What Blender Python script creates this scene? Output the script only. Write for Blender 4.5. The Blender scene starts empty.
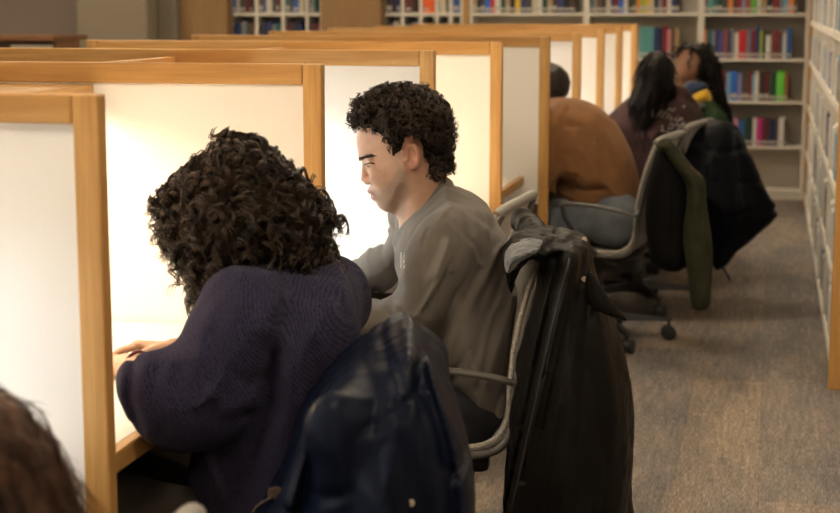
import bpy, math, random
import numpy as np
random.seed(7)
RNG = np.random.default_rng(11)
D = bpy.data
COL = bpy.context.scene.collection
f32 = np.float32

# ------------------------------------------------------------------ camera frame
F = 1590.0
EYE = 1.40
CY = np.array([355., 250.5, F]); CY /= np.linalg.norm(CY)
CZ = np.array([0., F, -250.5]); CZ /= np.linalg.norm(CZ)
CX = np.cross(CY, CZ); CX = -CX if CX[0] < 0 else CX

def V(px, py, y):
    """World point where the sight line through a photo pixel meets the depth y."""
    d = np.array([(px - 420) / F, (256.5 - py) / F, 1.])
    r = np.array([d @ CX, d @ CY, d @ CZ])
    return r * y / r[1] + np.array([0, 0, EYE])

def VZ(px, py, z):
    d = np.array([(px - 420) / F, (256.5 - py) / F, 1.])
    r = np.array([d @ CX, d @ CY, d @ CZ])
    return r * (z - EYE) / r[2] + np.array([0, 0, EYE])

def A(*v): return np.array(v, float)
def unit(v):
    v = np.array(v, float); return v / np.linalg.norm(v)

# ------------------------------------------------------------------ materials
def mat(name, col=(.5, .5, .5), rough=.6, metal=0., sheen=0., spec=.5, emit=None, estr=0., sss=0.):
    m = D.materials.new(name); m.use_nodes = True
    b = m.node_tree.nodes['Principled BSDF']
    b.inputs['Base Color'].default_value = (*col, 1)
    b.inputs['Roughness'].default_value = rough
    b.inputs['Metallic'].default_value = metal
    b.inputs['Specular IOR Level'].default_value = spec
    if sheen: b.inputs['Sheen Weight'].default_value = sheen; b.inputs['Sheen Roughness'].default_value = .5
    if sss:
        b.inputs['Subsurface Weight'].default_value = sss
        b.inputs['Subsurface Radius'].default_value = (.012, .005, .003)
        b.inputs['Subsurface Scale'].default_value = 1.0
    if emit:
        b.inputs['Emission Color'].default_value = (*emit, 1); b.inputs['Emission Strength'].default_value = estr
    return m

def N(m, t, **kw):
    n = m.node_tree.nodes.new(t)
    for k, v in kw.items():
        if k in n.inputs: n.inputs[k].default_value = v
        else: setattr(n, k, v)
    return n
def LK(m, a, ao, b, bi): m.node_tree.links.new(a.outputs[ao], b.inputs[bi])
def BS(m): return m.node_tree.nodes['Principled BSDF']

def coords(m, scale=(1, 1, 1), rot=(0, 0, 0), space='Object'):
    tc = N(m, 'ShaderNodeTexCoord'); mp = N(m, 'ShaderNodeMapping')
    mp.inputs['Scale'].default_value = scale; mp.inputs['Rotation'].default_value = rot
    LK(m, tc, space, mp, 'Vector'); return mp

def ramp(m, stops):
    r = N(m, 'ShaderNodeValToRGB'); e = r.color_ramp.elements
    while len(e) < len(stops): e.new(.5)
    for i, (p, c) in enumerate(stops): e[i].position = p; e[i].color = (*c, 1)
    return r

def bump(m, src, out, strength=.3, dist=.002):
    b = N(m, 'ShaderNodeBump'); b.inputs['Strength'].default_value = strength; b.inputs['Distance'].default_value = dist
    LK(m, src, out, b, 'Height'); LK(m, b, 'Normal', BS(m), 'Normal'); return b

def speckled(name, c1, c2, scale=60, rough=.8, bs=.3, bd=.002, stretch=(1, 1, 1), detail=4, **kw):
    m = mat(name, c1, rough, **kw)
    mp = coords(m, stretch); n = N(m, 'ShaderNodeTexNoise', Scale=scale, Detail=detail)
    LK(m, mp, 'Vector', n, 'Vector')
    r = ramp(m, [(.3, c1), (.7, c2)]); LK(m, n, 'Fac', r, 'Fac'); LK(m, r, 'Color', BS(m), 'Base Color')
    if bs: bump(m, n, 'Fac', bs, bd)
    return m

def wood(name, axis, light, dark, rough=.42):
    m = mat(name, light, rough)
    s = [26, 26, 26]; s[axis] = 1.6
    mp = coords(m, tuple(s))
    n = N(m, 'ShaderNodeTexNoise', Scale=1.0, Detail=6, Roughness=.6, Distortion=.6); LK(m, mp, 'Vector', n, 'Vector')
    s2 = [160, 160, 160]; s2[axis] = 6
    mp2 = coords(m, tuple(s2)); n2 = N(m, 'ShaderNodeTexNoise', Scale=1.0, Detail=3); LK(m, mp2, 'Vector', n2, 'Vector')
    r = ramp(m, [(.32, dark), (.52, tuple(.5 * (a + b) for a, b in zip(light, dark))), (.68, light)])
    LK(m, n, 'Fac', r, 'Fac')
    mx = N(m, 'ShaderNodeMix', data_type='RGBA', blend_type='MULTIPLY'); mx.inputs['Factor'].default_value = .35
    r2 = ramp(m, [(.35, (.62, .55, .48)), (.6, (1, 1, 1))]); LK(m, n2, 'Fac', r2, 'Fac')
    m.node_tree.links.new(r.outputs['Color'], mx.inputs[6]); m.node_tree.links.new(r2.outputs['Color'], mx.inputs[7])
    m.node_tree.links.new(mx.outputs[2], BS(m).inputs['Base Color'])
    bump(m, n2, 'Fac', .15, .001)
    return m

OL, OD = (.60, .345, .115), (.44, .225, .062)
oak_x = wood('oak_grain_along_x', 0, OL, OD)
oak_y = wood('oak_grain_along_y', 1, OL, OD)
oak_z = wood('oak_grain_along_z', 2, OL, OD)

# ------------------------------------------------------------------ mesh building
class MB:
    def __init__(s): s.v = []; s.f = []; s.n = 0
    def add(s, v, f):
        v = np.asarray(v, float); s.v.append(v); s.f += [tuple(int(i) + s.n for i in q) for q in f]; s.n += len(v); return s
    def box(s, x0, x1, y0, y1, z0, z1):
        v = [(x, y, z) for x in (x0, x1) for y in (y0, y1) for z in (z0, z1)]
        return s.add(v, [(0, 1, 3, 2), (4, 6, 7, 5), (0, 4, 5, 1), (2, 3, 7, 6), (0, 2, 6, 4), (1, 5, 7, 3)])
    def tube(s, pts, r, n=10, cap=True, sy=1., ref=None):
        P = np.asarray(pts, float); K = len(P); r = np.broadcast_to(np.asarray(r, float), (K,))
        T = np.gradient(P, axis=0); T /= np.linalg.norm(T, axis=1)[:, None] + 1e-12
        up = A(0, 0, 1) if ref is None else A(*ref)
        if abs(T[0] @ up) > .95 and ref is None: up = A(0, 1, 0)
        U = np.zeros_like(P); u = up - T[0] * (up @ T[0]); u /= np.linalg.norm(u)
        for i in range(K):
            u = u - T[i] * (u @ T[i]); u /= np.linalg.norm(u) + 1e-12; U[i] = u
        W = np.cross(T, U)
        a = np.linspace(0, 2 * math.pi, n, endpoint=False)
        ring = P[:, None] + r[:, None, None] * (np.cos(a)[None, :, None] * U[:, None] * sy + np.sin(a)[None, :, None] * W[:, None])
        f = [(i * n + j, i * n + (j + 1) % n, (i + 1) * n + (j + 1) % n, (i + 1) * n + j) for i in range(K - 1) for j in range(n)]
        if cap: f += [tuple(range(n))[::-1], tuple((K - 1) * n + j for j in range(n))]
        return s.add(ring.reshape(-1, 3), f)
    def lathe(s, prof, c=(0, 0, 0), axis=2, n=20):
        a = np.linspace(0, 2 * math.pi, n, endpoint=False); v = []
        for r, h in prof:
            for t in a:
                p = [r * math.cos(t), r * math.sin(t)]; p.insert(axis, h); v.append(A(*p) + A(*c))
        K = len(prof)
        f = [(i * n + j, i * n + (j + 1) % n, (i + 1) * n + (j + 1) % n, (i + 1) * n + j) for i in range(K - 1) for j in range(n)]
        f += [tuple(range(n))[::-1], tuple((K - 1) * n + j for j in range(n))]
        return s.add(v, f)
    def sheet(s, G, th=.002):
        """A grid of points G (a,b,3) as a thin closed sheet."""
        G = np.asarray(G, float); a, b, _ = G.shape
        du = np.gradient(G, axis=0); dv = np.gradient(G, axis=1)
        nn = np.cross(du, dv); nn /= np.linalg.norm(nn, axis=2)[..., None] + 1e-12
        v = np.concatenate([(G + nn * th / 2).reshape(-1, 3), (G - nn * th / 2).reshape(-1, 3)]); o = a * b
        I = lambda i, j: i * b + j
        f = []
        for i in range(a - 1):
            for j in range(b - 1):
                q = (I(i, j), I(i + 1, j), I(i + 1, j + 1), I(i, j + 1)); f.append(q); f.append(tuple(x + o for x in q[::-1]))
        for i in range(a - 1):
            f.append((I(i, 0), I(i, 0) + o, I(i + 1, 0) + o, I(i + 1, 0))); f.append((I(i + 1, b - 1), I(i + 1, b - 1) + o, I(i, b - 1) + o, I(i, b - 1)))
        for j in range(b - 1):
            f.append((I(0, j + 1), I(0, j + 1) + o, I(0, j) + o, I(0, j))); f.append((I(a - 1, j), I(a - 1, j) + o, I(a - 1, j + 1) + o, I(a - 1, j + 1)))
        return s.add(v, f)

def mesh_np(name, v, f, smooth=False):
    me = D.meshes.new(name); v = np.asarray(v, f32)
    if isinstance(f, np.ndarray):
        nf, k = f.shape
        me.vertices.add(len(v)); me.vertices.foreach_set('co', v.ravel())
        me.loops.add(nf * k); me.loops.foreach_set('vertex_index', f.astype(np.int32).ravel())
        me.polygons.add(nf); me.polygons.foreach_set('loop_start', np.arange(0, nf * k, k, dtype=np.int32))
        me.update(calc_edges=True)
    else:
        me.from_pydata(v.tolist(), [], f); me.update()
    if smooth: me.polygons.foreach_set('use_smooth', np.ones(len(me.polygons), bool))
    return me

def link(name, me, m=None, parent=None, loc=(0, 0, 0)):
    o = D.objects.new(name, me); COL.objects.link(o); o.location = loc
    if m is not None: me.materials.append(m)
    if parent is not None: o.parent = parent
    return o

def part(name, mb, m, parent=None, smooth=False, bevel=0., loc=(0, 0, 0), angle=None):
    me = mesh_np(name, np.concatenate(mb.v), mb.f, smooth)
    o = link(name, me, m, parent, loc)
    if smooth and angle: me.set_sharp_from_angle(angle=angle)
    if bevel:
        b = o.modifiers.new('bevel', 'BEVEL'); b.width = bevel; b.segments = 2; b.limit_method = 'ANGLE'
    return o

def tag(o, label=None, cat=None, group=None, kind=None):
    if label: o['label'] = label
    if cat: o['category'] = cat
    if group: o['group'] = group
    if kind: o['kind'] = kind
    return o

def thing(name, label, cat, loc=(0, 0, 0), rz=0., group=None):
    o = D.objects.new(name, None); COL.objects.link(o); o.location = loc; o.rotation_euler = (0, 0, rz); o.empty_display_size = .05
    return tag(o, label, cat, group)

def struct(name, mb, m, bevel=0.):
    o = part(name, mb, m, None, bevel=bevel); o['kind'] = 'structure'; return o

def dup(root, loc=None, rz=None, label=None, group=None):
    r = root.copy(); COL.objects.link(r)
    if loc is not None: r.location = loc
    if rz is not None: r.rotation_euler = (0, 0, rz)
    if label: r['label'] = label
    if group: r['group'] = group
    for ch in list(root.children):
        c = ch.copy(); COL.objects.link(c); c.parent = r
        for g in list(ch.children):
            d = g.copy(); COL.objects.link(d); d.parent = c
    return r

# ------------------------------------------------------------------ implicit surfaces
TBL = np.random.default_rng(3).random((32, 32, 32)).astype(f32)
def vnoise(P):
    i = np.floor(P).astype(np.int32); t = (P - i).astype(f32); t = t * t * (3 - 2 * t); i &= 31; j = (i + 1) & 31
    x0, y0, z0 = i.T; x1, y1, z1 = j.T; tx, ty, tz = t.T
    a = TBL[x0, y0, z0] * (1 - tx) + TBL[x1, y0, z0] * tx; b = TBL[x0, y1, z0] * (1 - tx) + TBL[x1, y1, z0] * tx
    c = TBL[x0, y0, z1] * (1 - tx) + TBL[x1, y0, z1] * tx; d = TBL[x0, y1, z1] * (1 - tx) + TBL[x1, y1, z1] * tx
    return ((a * (1 - ty) + b * ty) * (1 - tz) + (c * (1 - ty) + d * ty) * tz) * 2 - 1

def cap(P, a, b, ra, rb=None, L=None, s=1.):
    rb = ra if rb is None else rb
    a = np.asarray(a, float); b = np.asarray(b, float)
    if L is not None:
        k = 1. / s - 1.
        P = P + (P @ L.astype(f32))[:, None] * (L * k).astype(f32); a = a + (a @ L) * k * L; b = b + (b @ L) * k * L
    ba = (b - a).astype(f32); pa = P - a.astype(f32); h = np.clip(pa @ ba / max(float(ba @ ba), 1e-9), 0, 1)
    q = pa - h[:, None] * ba
    return np.sqrt((q * q).sum(1)) - (f32(ra) + f32(rb - ra) * h)

def ell(P, c, r, R=None):
    q = P - np.asarray(c, f32)
    if R is not None: q = q @ np.asarray(R, f32).T
    r = np.asarray(r, f32); k0 = np.sqrt(((q / r) ** 2).sum(1)); k1 = np.sqrt(((q / (r * r)) ** 2).sum(1)) + 1e-9
    return k0 * (k0 - 1) / k1

def rbox(P, c, h, r, R=None):
    q = P - np.asarray(c, f32)
    if R is not None: q = q @ np.asarray(R, f32).T
    q = np.abs(q) - (np.asarray(h, f32) - f32(r))
    return np.sqrt((np.maximum(q, 0) ** 2).sum(1)) + np.minimum(q.max(1), 0) - f32(r)

def smin(a, b, k):
    h = np.maximum(k - np.abs(a - b), 0) / k
    return np.minimum(a, b) - h * h * k * .25
def smax(a, b, k): return -smin(-a, -b, k)

def crease(P, pts, w):
    """Gaussian weight around a polyline: used to raise folds and cut seams."""
    d = None
    for a, b in zip(pts[:-1], pts[1:]):
        c = cap(P, a, b, 0.); d = c if d is None else np.minimum(d, c)
    return np.exp(-(d / w) ** 2)

def poly2(u, v, pts):
    """Signed distance to a 2D polygon."""
    d = np.full(u.shape, 1e9, f32); sgn = np.ones(u.shape, f32); n = len(pts)
    for i in range(n):
        ax, ay = pts[i]; bx, by = pts[(i + 1) % n]; ex, ey = bx - ax, by - ay
        wx, wy = u - ax, v - ay; t = np.clip((wx * ex + wy * ey) / (ex * ex + ey * ey + 1e-12), 0, 1)
        d = np.minimum(d, (wx - ex * t) ** 2 + (wy - ey * t) ** 2)
        c1 = v >= ay; c2 = v < by; c3 = ex * wy > ey * wx
        flip = (c1 & c2 & c3) | (~c1 & ~c2 & ~c3); sgn = np.where(flip, -sgn, sgn)
    return sgn * np.sqrt(d)

def nets(fn, lo, hi, h, B=8):
    lo = np.asarray(lo, float); nb = np.ceil((np.asarray(hi, float) - lo) / (h * B)).astype(int) + 1
    g = [lo[i] + (np.arange(nb[i]) * B + (B - 1) / 2) * h for i in range(3)]
    C = np.stack(np.meshgrid(*g, indexing='ij'), -1).reshape(-1, 3).astype(f32)
    fc = fn(C)
    act = np.abs(fc) < B * h * 1.25 + .006
    Fv = np.repeat(np.repeat(np.repeat(fc.reshape(nb), B, 0), B, 1), B, 2).astype(f32)
    Fb = Fv.reshape(nb[0], B, nb[1], B, nb[2], B)
    o = (np.arange(B) - (B - 1) / 2) * h
    off = np.stack(np.meshgrid(o, o, o, indexing='ij'), -1).reshape(-1, 3).astype(f32)
    ids = np.nonzero(act)[0]
    for s in range(0, len(ids), 900):
        ii = ids[s:s + 900]
        val = fn((C[ii][:, None] + off[None]).reshape(-1, 3)).reshape(len(ii), B, B, B)
        bx, by, bz = np.unravel_index(ii, nb)
        Fb[bx, :, by, :, bz, :] = val
    S = Fv < 0
    cnt = np.zeros(tuple(np.array(S.shape) - 1), np.int8)
    sl = [slice(0, -1), slice(1, None)]
    for a in (0, 1):
        for b in (0, 1):
            for c in (0, 1): cnt += S[sl[a], sl[b], sl[c]]
    cx, cy, cz = np.nonzero((cnt > 0) & (cnt < 8))
    idx = np.full(cnt.shape, -1, np.int32); idx[cx, cy, cz] = np.arange(len(cx))
    val = {(a, b, c): Fv[cx + a, cy + b, cz + c] for a in (0, 1) for b in (0, 1) for c in (0, 1)}
    acc = np.zeros((len(cx), 3)); num = np.zeros(len(cx))
    ks = list(val)
    for a in ks:
        for ax in range(3):
            if a[ax]: continue
            b = list(a); b[ax] = 1; b = tuple(b); va, vb = val[a], val[b]; m = (va < 0) != (vb < 0)
            t = np.where(m, va / np.where(m, va - vb, 1), 0)
            p = np.array(a, float)[None].repeat(len(cx), 0); p[:, ax] += t
            acc[m] += p[m]; num[m] += 1
    vert = (np.stack([cx, cy, cz], 1) + acc / num[:, None]) * h + lo
    quads = []
    for ax in range(3):
        s0 = [slice(None)] * 3; s1 = [slice(None)] * 3; s0[ax] = slice(0, -1); s1[ax] = slice(1, None)
        a, b = S[tuple(s0)], S[tuple(s1)]; o1, o2 = [i for i in range(3) if i != ax]
        e = np.array(np.nonzero(a != b)).T
        ok = (e[:, o1] > 0) & (e[:, o2] > 0) & (e[:, o1] < cnt.shape[o1]) & (e[:, o2] < cnt.shape[o2]); e = e[ok]
        def at(d1, d2):
            q = e.copy(); q[:, o1] += d1; q[:, o2] += d2; return idx[q[:, 0], q[:, 1], q[:, 2]]
        q = np.stack([at(-1, -1), at(0, -1), at(0, 0), at(-1, 0)], 1)
        fl = a[e[:, 0], e[:, 1], e[:, 2]]
        if ax == 1: fl = ~fl
        q[~fl] = q[~fl][:, ::-1]
        quads.append(q)
    q = np.concatenate(quads); q = q[(q >= 0).all(1)]
    return vert, q

def relax(v, q, it=1, lam=.5):
    for _ in range(it):
        s = np.zeros_like(v); c = np.zeros(len(v))
        for i in range(4):
            a, b = q[:, i], q[:, (i + 1) % 4]
            np.add.at(s, a, v[b]); np.add.at(c, a, 1); np.add.at(s, b, v[a]); np.add.at(c, b, 1)
        v = v + lam * (s / np.maximum(c, 1)[:, None] - v)
    return v

def blob(name, fn, lo, hi, h, m, parent=None, base=(0, 0, 0), it=1, col=None, loc=None):
    """Mesh of fn<0; vertices stored relative to base; returns object, world verts."""
    v, q = nets(fn, lo, hi, h)
    if it: v = relax(v, q, it)
    me = mesh_np(name, v - A(*base), q, True)
    if col is not None:
        ca = me.color_attributes.new('tint', 'FLOAT_COLOR', 'POINT')
        c = np.ones((len(v), 4), f32); c[:, :3] = col(v); ca.data.foreach_set('color', c.ravel())
    o = link(name, me, m, parent, loc=(base if parent is None else (0, 0, 0)) if loc is None else loc)
    return o, v, q

def tubes_np(paths, r, n=3):
    """paths (S,K,3); r (S,K) or scalar. Returns verts, quads."""
    S, K, _ = paths.shape
    T = np.gradient(paths, axis=1); T /= np.linalg.norm(T, axis=2)[..., None] + 1e-9
    ref = np.broadcast_to(A(.31, .27, .91), T.shape)
    U = np.cross(T, ref); U /= np.linalg.norm(U, axis=2)[..., None] + 1e-9; W = np.cross(T, U)
    a = np.arange(n) * 2 * math.pi / n; r = np.broadcast_to(r, (S, K))[..., None, None]
    ring = paths[:, :, None] + r * (np.cos(a)[None, None, :, None] * U[:, :, None] + np.sin(a)[None, None, :, None] * W[:, :, None])
    base = (np.arange(S) * K * n)[:, None, None] + (np.arange(K - 1) * n)[None, :, None] + np.arange(n)[None, None]
    nx = (np.arange(S) * K * n)[:, None, None] + (np.arange(K - 1) * n)[None, :, None] + ((np.arange(n) + 1) % n)[None, None]
    q = np.stack([base, nx, nx + n, base + n], -1).reshape(-1, 4)
    return ring.reshape(-1, 3), q

def catmull(pts, n=8):
    P = np.asarray(pts, float); P = np.vstack([2 * P[0] - P[1], P, 2 * P[-1] - P[-2]]); out = []
    for i in range(1, len(P) - 2):
        for t in np.linspace(0, 1, n, endpoint=False):
            a, b, c, d = P[i - 1], P[i], P[i + 1], P[i + 2]
            out.append(.5 * (2 * b + (c - a) * t + (2 * a - 5 * b + 4 * c - d) * t * t + (3 * b - a - 3 * c + d) * t ** 3))
    out.append(P[-2]); return np.array(out)
shaded_lam = speckled('shaded_brown_laminate', (.045, .032, .022), (.055, .040, .028), 60, .6, 0)  # dark brown lower panels, with the under-desk shadow put into the colour

# ================================================================== SETTING
carpet = mat('loop_carpet', (.2, .17, .14), .95, spec=.1)
_mp = coords(carpet, (64, 5.0, 1)); _n = N(carpet, 'ShaderNodeTexNoise', Scale=1., Detail=5, Roughness=.65, Distortion=.15); LK(carpet, _mp, 'Vector', _n, 'Vector')
_r = ramp(carpet, [(.25, (.185, .172, .158)), (.45, (.27, .243, .21)), (.60, (.325, .29, .245)), (.78, (.50, .445, .375))]); LK(carpet, _n, 'Fac', _r, 'Fac')
_mp2 = coords(carpet, (5, 1.1, 1)); _n2 = N(carpet, 'ShaderNodeTexNoise', Scale=1.2, Detail=3); LK(carpet, _mp2, 'Vector', _n2, 'Vector')
_r2 = ramp(carpet, [(.35, (.72, .76, .84)), (.6, (1, 1, 1))]); LK(carpet, _n2, 'Fac', _r2, 'Fac')
_mp3 = coords(carpet, (170, 16, 1)); _n3 = N(carpet, 'ShaderNodeTexNoise', Scale=1.6, Detail=3, Roughness=.7); LK(carpet, _mp3, 'Vector', _n3, 'Vector')
_r3 = ramp(carpet, [(.30, (.55, .52, .49)), (.50, (.98, .94, .90)), (.68, (1.45, 1.38, 1.28))]); LK(carpet, _n3, 'Fac', _r3, 'Fac')
_br = N(carpet, 'ShaderNodeTexBrick', Scale=1.0); _br.offset = .5
for k_, v_ in (('Color1', (.82, .84, .9, 1)), ('Color2', (1.08, 1.02, .96, 1)), ('Mortar', (.8, .78, .75, 1)), ('Mortar Size', .002), ('Brick Width', 1.0), ('Row Height', .25)): _br.inputs[k_].default_value = v_
_mp4 = coords(carpet, (1, 1, 1), (0, 0, math.pi / 2)); LK(carpet, _mp4, 'Vector', _br, 'Vector')
_prev = _r.outputs['Color']
for src in (_r2.outputs['Color'], _r3.outputs['Color'], _br.outputs['Color']):
    mx = N(carpet, 'ShaderNodeMix', data_type='RGBA', blend_type='MULTIPLY'); mx.inputs['Factor'].default_value = 1.
    carpet.node_tree.links.new(_prev, mx.inputs[6]); carpet.node_tree.links.new(src, mx.inputs[7]); _prev = mx.outputs[2]
carpet.node_tree.links.new(_prev, BS(carpet).inputs['Base Color'])
bump(carpet, _n3, 'Fac', .6, .004)

paint = speckled('warm_plaster', (.50, .45, .38), (.53, .48, .41), 3, .9, 0)
mauve = speckled('mauve_wall', (.34, .27, .235), (.37, .30, .26), 2, .9, 0)
ceil_m = speckled('ceiling_tile_white', (.72, .68, .6), (.78, .74, .66), 40, .95, .1)
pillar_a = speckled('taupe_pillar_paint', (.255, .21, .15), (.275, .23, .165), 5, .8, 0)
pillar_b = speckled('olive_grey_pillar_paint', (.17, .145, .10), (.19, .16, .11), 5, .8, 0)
white_lam = speckled('white_laminate', (.80, .78, .735), (.82, .80, .755), 300, .45, .04, .0005)
shelf_w = speckled('cream_shelf_paint', (.74, .70, .61), (.77, .73, .64), 30, .5, 0)
shelf_back = speckled('shelf_back_panel_paint', (.58, .53, .45), (.61, .56, .48), 8, .7, 0)
desk_white = speckled('pale_desk_laminate', (.82, .79, .73), (.85, .82, .76), 200, .35, .03, .0004)

XL, XR, YN, YF, ZC = -7.5, 2.6, -2.6, 12.25, 2.75
struct('floor', MB().box(XL, XR, YN, YF, -.06, 0), carpet)
struct('ceiling', MB().box(XL, XR, YN, YF, ZC, ZC + .08), ceil_m)
struct('wall_back', MB().box(XL, XR, YF, YF + .1, 0, ZC), mauve)
struct('wall_left', MB().box(XL - .1, XL, YN, YF, 0, ZC), paint)
struct('wall_right', MB().box(XR, XR + .1, YN, YF, 0, ZC), paint)
struct('wall_front', MB().box(XL, XR, YN - .1, YN, 0, ZC), paint)
xa, xb, xc = (V(q, 30, 11.4)[0] for q in (77, 147, 176))
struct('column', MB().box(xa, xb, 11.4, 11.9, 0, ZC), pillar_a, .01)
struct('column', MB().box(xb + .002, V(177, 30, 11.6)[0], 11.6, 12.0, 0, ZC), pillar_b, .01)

# ceiling lights: housings with glowing diffusers
glow = mat('warm_diffuser', (.9, .85, .75), .5, emit=(1., .83, .62), estr=16.)
housing = mat('white_housing', (.8, .8, .78), .5)
first = None
for i, x in enumerate((-5.6, -3.2, -.9, 1.4)):
    for j, y in enumerate((-1.2, 1.6, 4.4, 7.2, 10.0)):
        lab = 'square ceiling light, row %d from the left wall, bay %d along the aisle' % (i + 1, j + 1)
        if first is None:
            first = thing('ceiling_light', lab, 'ceiling light', (x, y, ZC - .05), 0, 'square ceiling lights')
            part('housing', MB().box(-.32, .32, -.32, .32, .012, .05), housing, first, bevel=.004)
            part('diffuser', MB().box(-.29, .29, -.29, .29, 0, .011), glow, first)
        else: dup(first, (x, y, ZC - .05), label=lab)

# ================================================================== CARREL ROW
PITCH = 1.07
def YK(k): return PITCH * (2.06 + k)
XE = [-.962, -.929, -.912, -.902, -.886, -.884, -.885, -.886, -.888]
TOPZ = 1.279; TH = .03; XW = -2.42; XS = -1.665
ordn = ['nearest', 'second', 'third', 'fourth', 'fifth', 'sixth', 'seventh', 'eighth', 'farthest']
for k in range(9):
    y1 = YK(k); y0 = y1 - TH; xe = XE[k]
    t = thing('carrel_divider', '%s oak framed white carrel divider in the row%s' % (ordn[k], ', counting away from the camera' if 0 < k < 8 else ', at the ' + ('left edge of the photo' if k == 0 else 'far end')), 'divider', (xe, y0, 0), 0, 'oak framed carrel dividers')
    W = xe - XW
    if k == 0: t.scale = (1, 1, .9945)
    part('end_post', MB().box(-.041, 0, 0, TH, 0, TOPZ), oak_z, t, bevel=.003)
    part('end_post', MB().box(-W, -W + .041, 0, TH, 0, TOPZ), oak_z, t, bevel=.003)
    part('top_rail', MB().box(-W + .0415, -.0415, 0, TH, TOPZ - .044, TOPZ), oak_x, t, bevel=.003)
    part('bottom_rail', MB().box(-W + .0415, -.0415, .004, TH - .004, .02, .08), oak_x, t, bevel=.003)
    part('panel', MB().box(-W + .040, -.040, .007, TH - .007, .595, TOPZ - .043), white_lam, t)
    part('lower_panel', MB().box(-W + .040, -.040, .009, TH - .009, .075, .594), shaded_lam, t)

lamp_cols = {-1: ((.72, .86, 1.), 8.), 0: ((1., .84, .64), 11.), 1: ((.80, .91, 1.), 12.), 2: ((1., .83, .60), 9), 3: (None, 0), 4: ((.90, .92, 1.), 7), 5: ((1., .93, .84), 9), 6: ((1., .92, .82), 9), 7: ((1., .88, .74), 9)}
lamp_off = mat('unlit_diffuser', (.7, .7, .68), .4)
who = {-1: 'brown haired person', 0: 'woman in the navy sweater', 1: 'man in the grey shirt', 2: 'empty chair', 3: 'fifth divider', 4: 'man in the brown jumper', 5: 'woman in the maroon hoodie', 6: 'woman in the scarf', 7: 'farthest divider'}
for k in range(-1, 8):
    ya, yb = YK(k) + .003, YK(k + 1) - TH - .003
    t = thing('study_desk', 'pale study desk with oak front edge, at the %s' % who[k], 'desk', (-.985, ya, 0), 0, 'desks between the dividers')
    D0 = yb - ya; sb = .05 if k < 0 else 0.
    if sb: t.location.x -= sb
    part('worktop', MB().box(XS + .985 + .004 + sb, -.022, 0, D0, .682, .708), desk_white, t)
    part('edge_band', MB().box(-.0215, 0, 0, D0, .674, .7085), oak_y, t, bevel=.003)
    part('support_rail', MB().box(XS + .985 + .02 + sb, XS + .985 + .05 + sb, .002, D0 - .002, .58, .68), oak_y, t)
    t2 = thing('back_screen', 'white back screen with oak top, at the %s' % who[k], 'screen', (XS - .03, ya, 0), 0, 'back screens of the carrels')
    part('screen_panel', MB().box(.006, .024, .001, D0 - .001, .05, 1.214), white_lam, t2)
    part('cap_rail', MB().box(0, .03, 0, D0, 1.215, 1.257), oak_y, t2, bevel=.003)
    part('foot_rail', MB().box(0, .03, 0, D0, 0, .049), oak_y, t2)
    t3 = thing('light_shelf', 'oak shelf with task light, over the desk of the %s' % who[k], 'shelf light', (XS + .002, ya, 0), 0, 'light shelves in the carrels')
    part('shelf_board', MB().box(0, .203, 0, D0, 1.213, 1.231), oak_y, t3)
    part('front_lip', MB().box(.2035, .221, 0, D0, 1.168, 1.231), oak_y, t3, bevel=.002)
    c, s = lamp_cols[k]
    gm = mat('task_light_glow_%d' % (k + 2), (.9, .9, .9), .5, emit=c, estr=s * 3.0) if c else lamp_off
    part('task_light', MB().box(.09, .15, .17, D0 - .17, 1.190, 1.2125), gm, t3)

# ================================================================== TALL BOOKCASES
YB = 11.86; BD = .32
def X11(px, y=None): return V(px, 60, YB if y is None else y)[0]
UX = [X11(469), X11(585.5), X11(700), X11(808)]
uname = ['left', 'middle', 'right']
def zrow(y): return V(760, y, YB)[2]
ZS = [zrow(190), zrow(146), zrow(101), zrow(58.5), zrow(13)]
for i in range(3):
    x0, x1 = UX[i] + .001, UX[i + 1] - .001
    t = thing('bookcase', ['tall cream bookcase at the left of the three along the back', 'middle tall cream bookcase along the back wall, behind the far readers', 'tall cream bookcase at the aisle end with four rows of books'][i], 'bookcase', (x0, YB, 0), 0, 'cream bookcases at the back')
    w = x1 - x0
    for q in (0, w - .022): part('side_panel', MB().box(q, q + .022, 0, BD, 0, 2.28), shelf_w, t, bevel=.002)
    part('back_panel', MB().box(.0225, w - .0225, BD - .012, BD, .06, 2.25), shelf_back, t)
    part('plinth', MB().box(.0225, w - .0225, .01, BD - .02, 0, .055), shelf_w, t)
    for z in ZS + [1.68, 1.99, 2.25]: part('shelf', MB().box(.0225, w - .0225, .0, BD - .0125, z - .022, z), shelf_w, t, bevel=.002)
t = thing('oak_end_panel', 'narrow oak end panel where the back bookcase meets the aisle case', 'panel', (UX[3] + .002, YB - .03, 0))
part('board', MB().box(0, .045, 0, .36, 0, 2.3), oak_z, t, bevel=.003)
t = thing('oak_end_panel', 'slim oak end panel left of the three tall back bookcases', 'panel', (UX[0] - .045, YB - .02, 0))
part('board', MB().box(0, .040, 0, .34, 0, 2.3), oak_z, t, bevel=.003)

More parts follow.
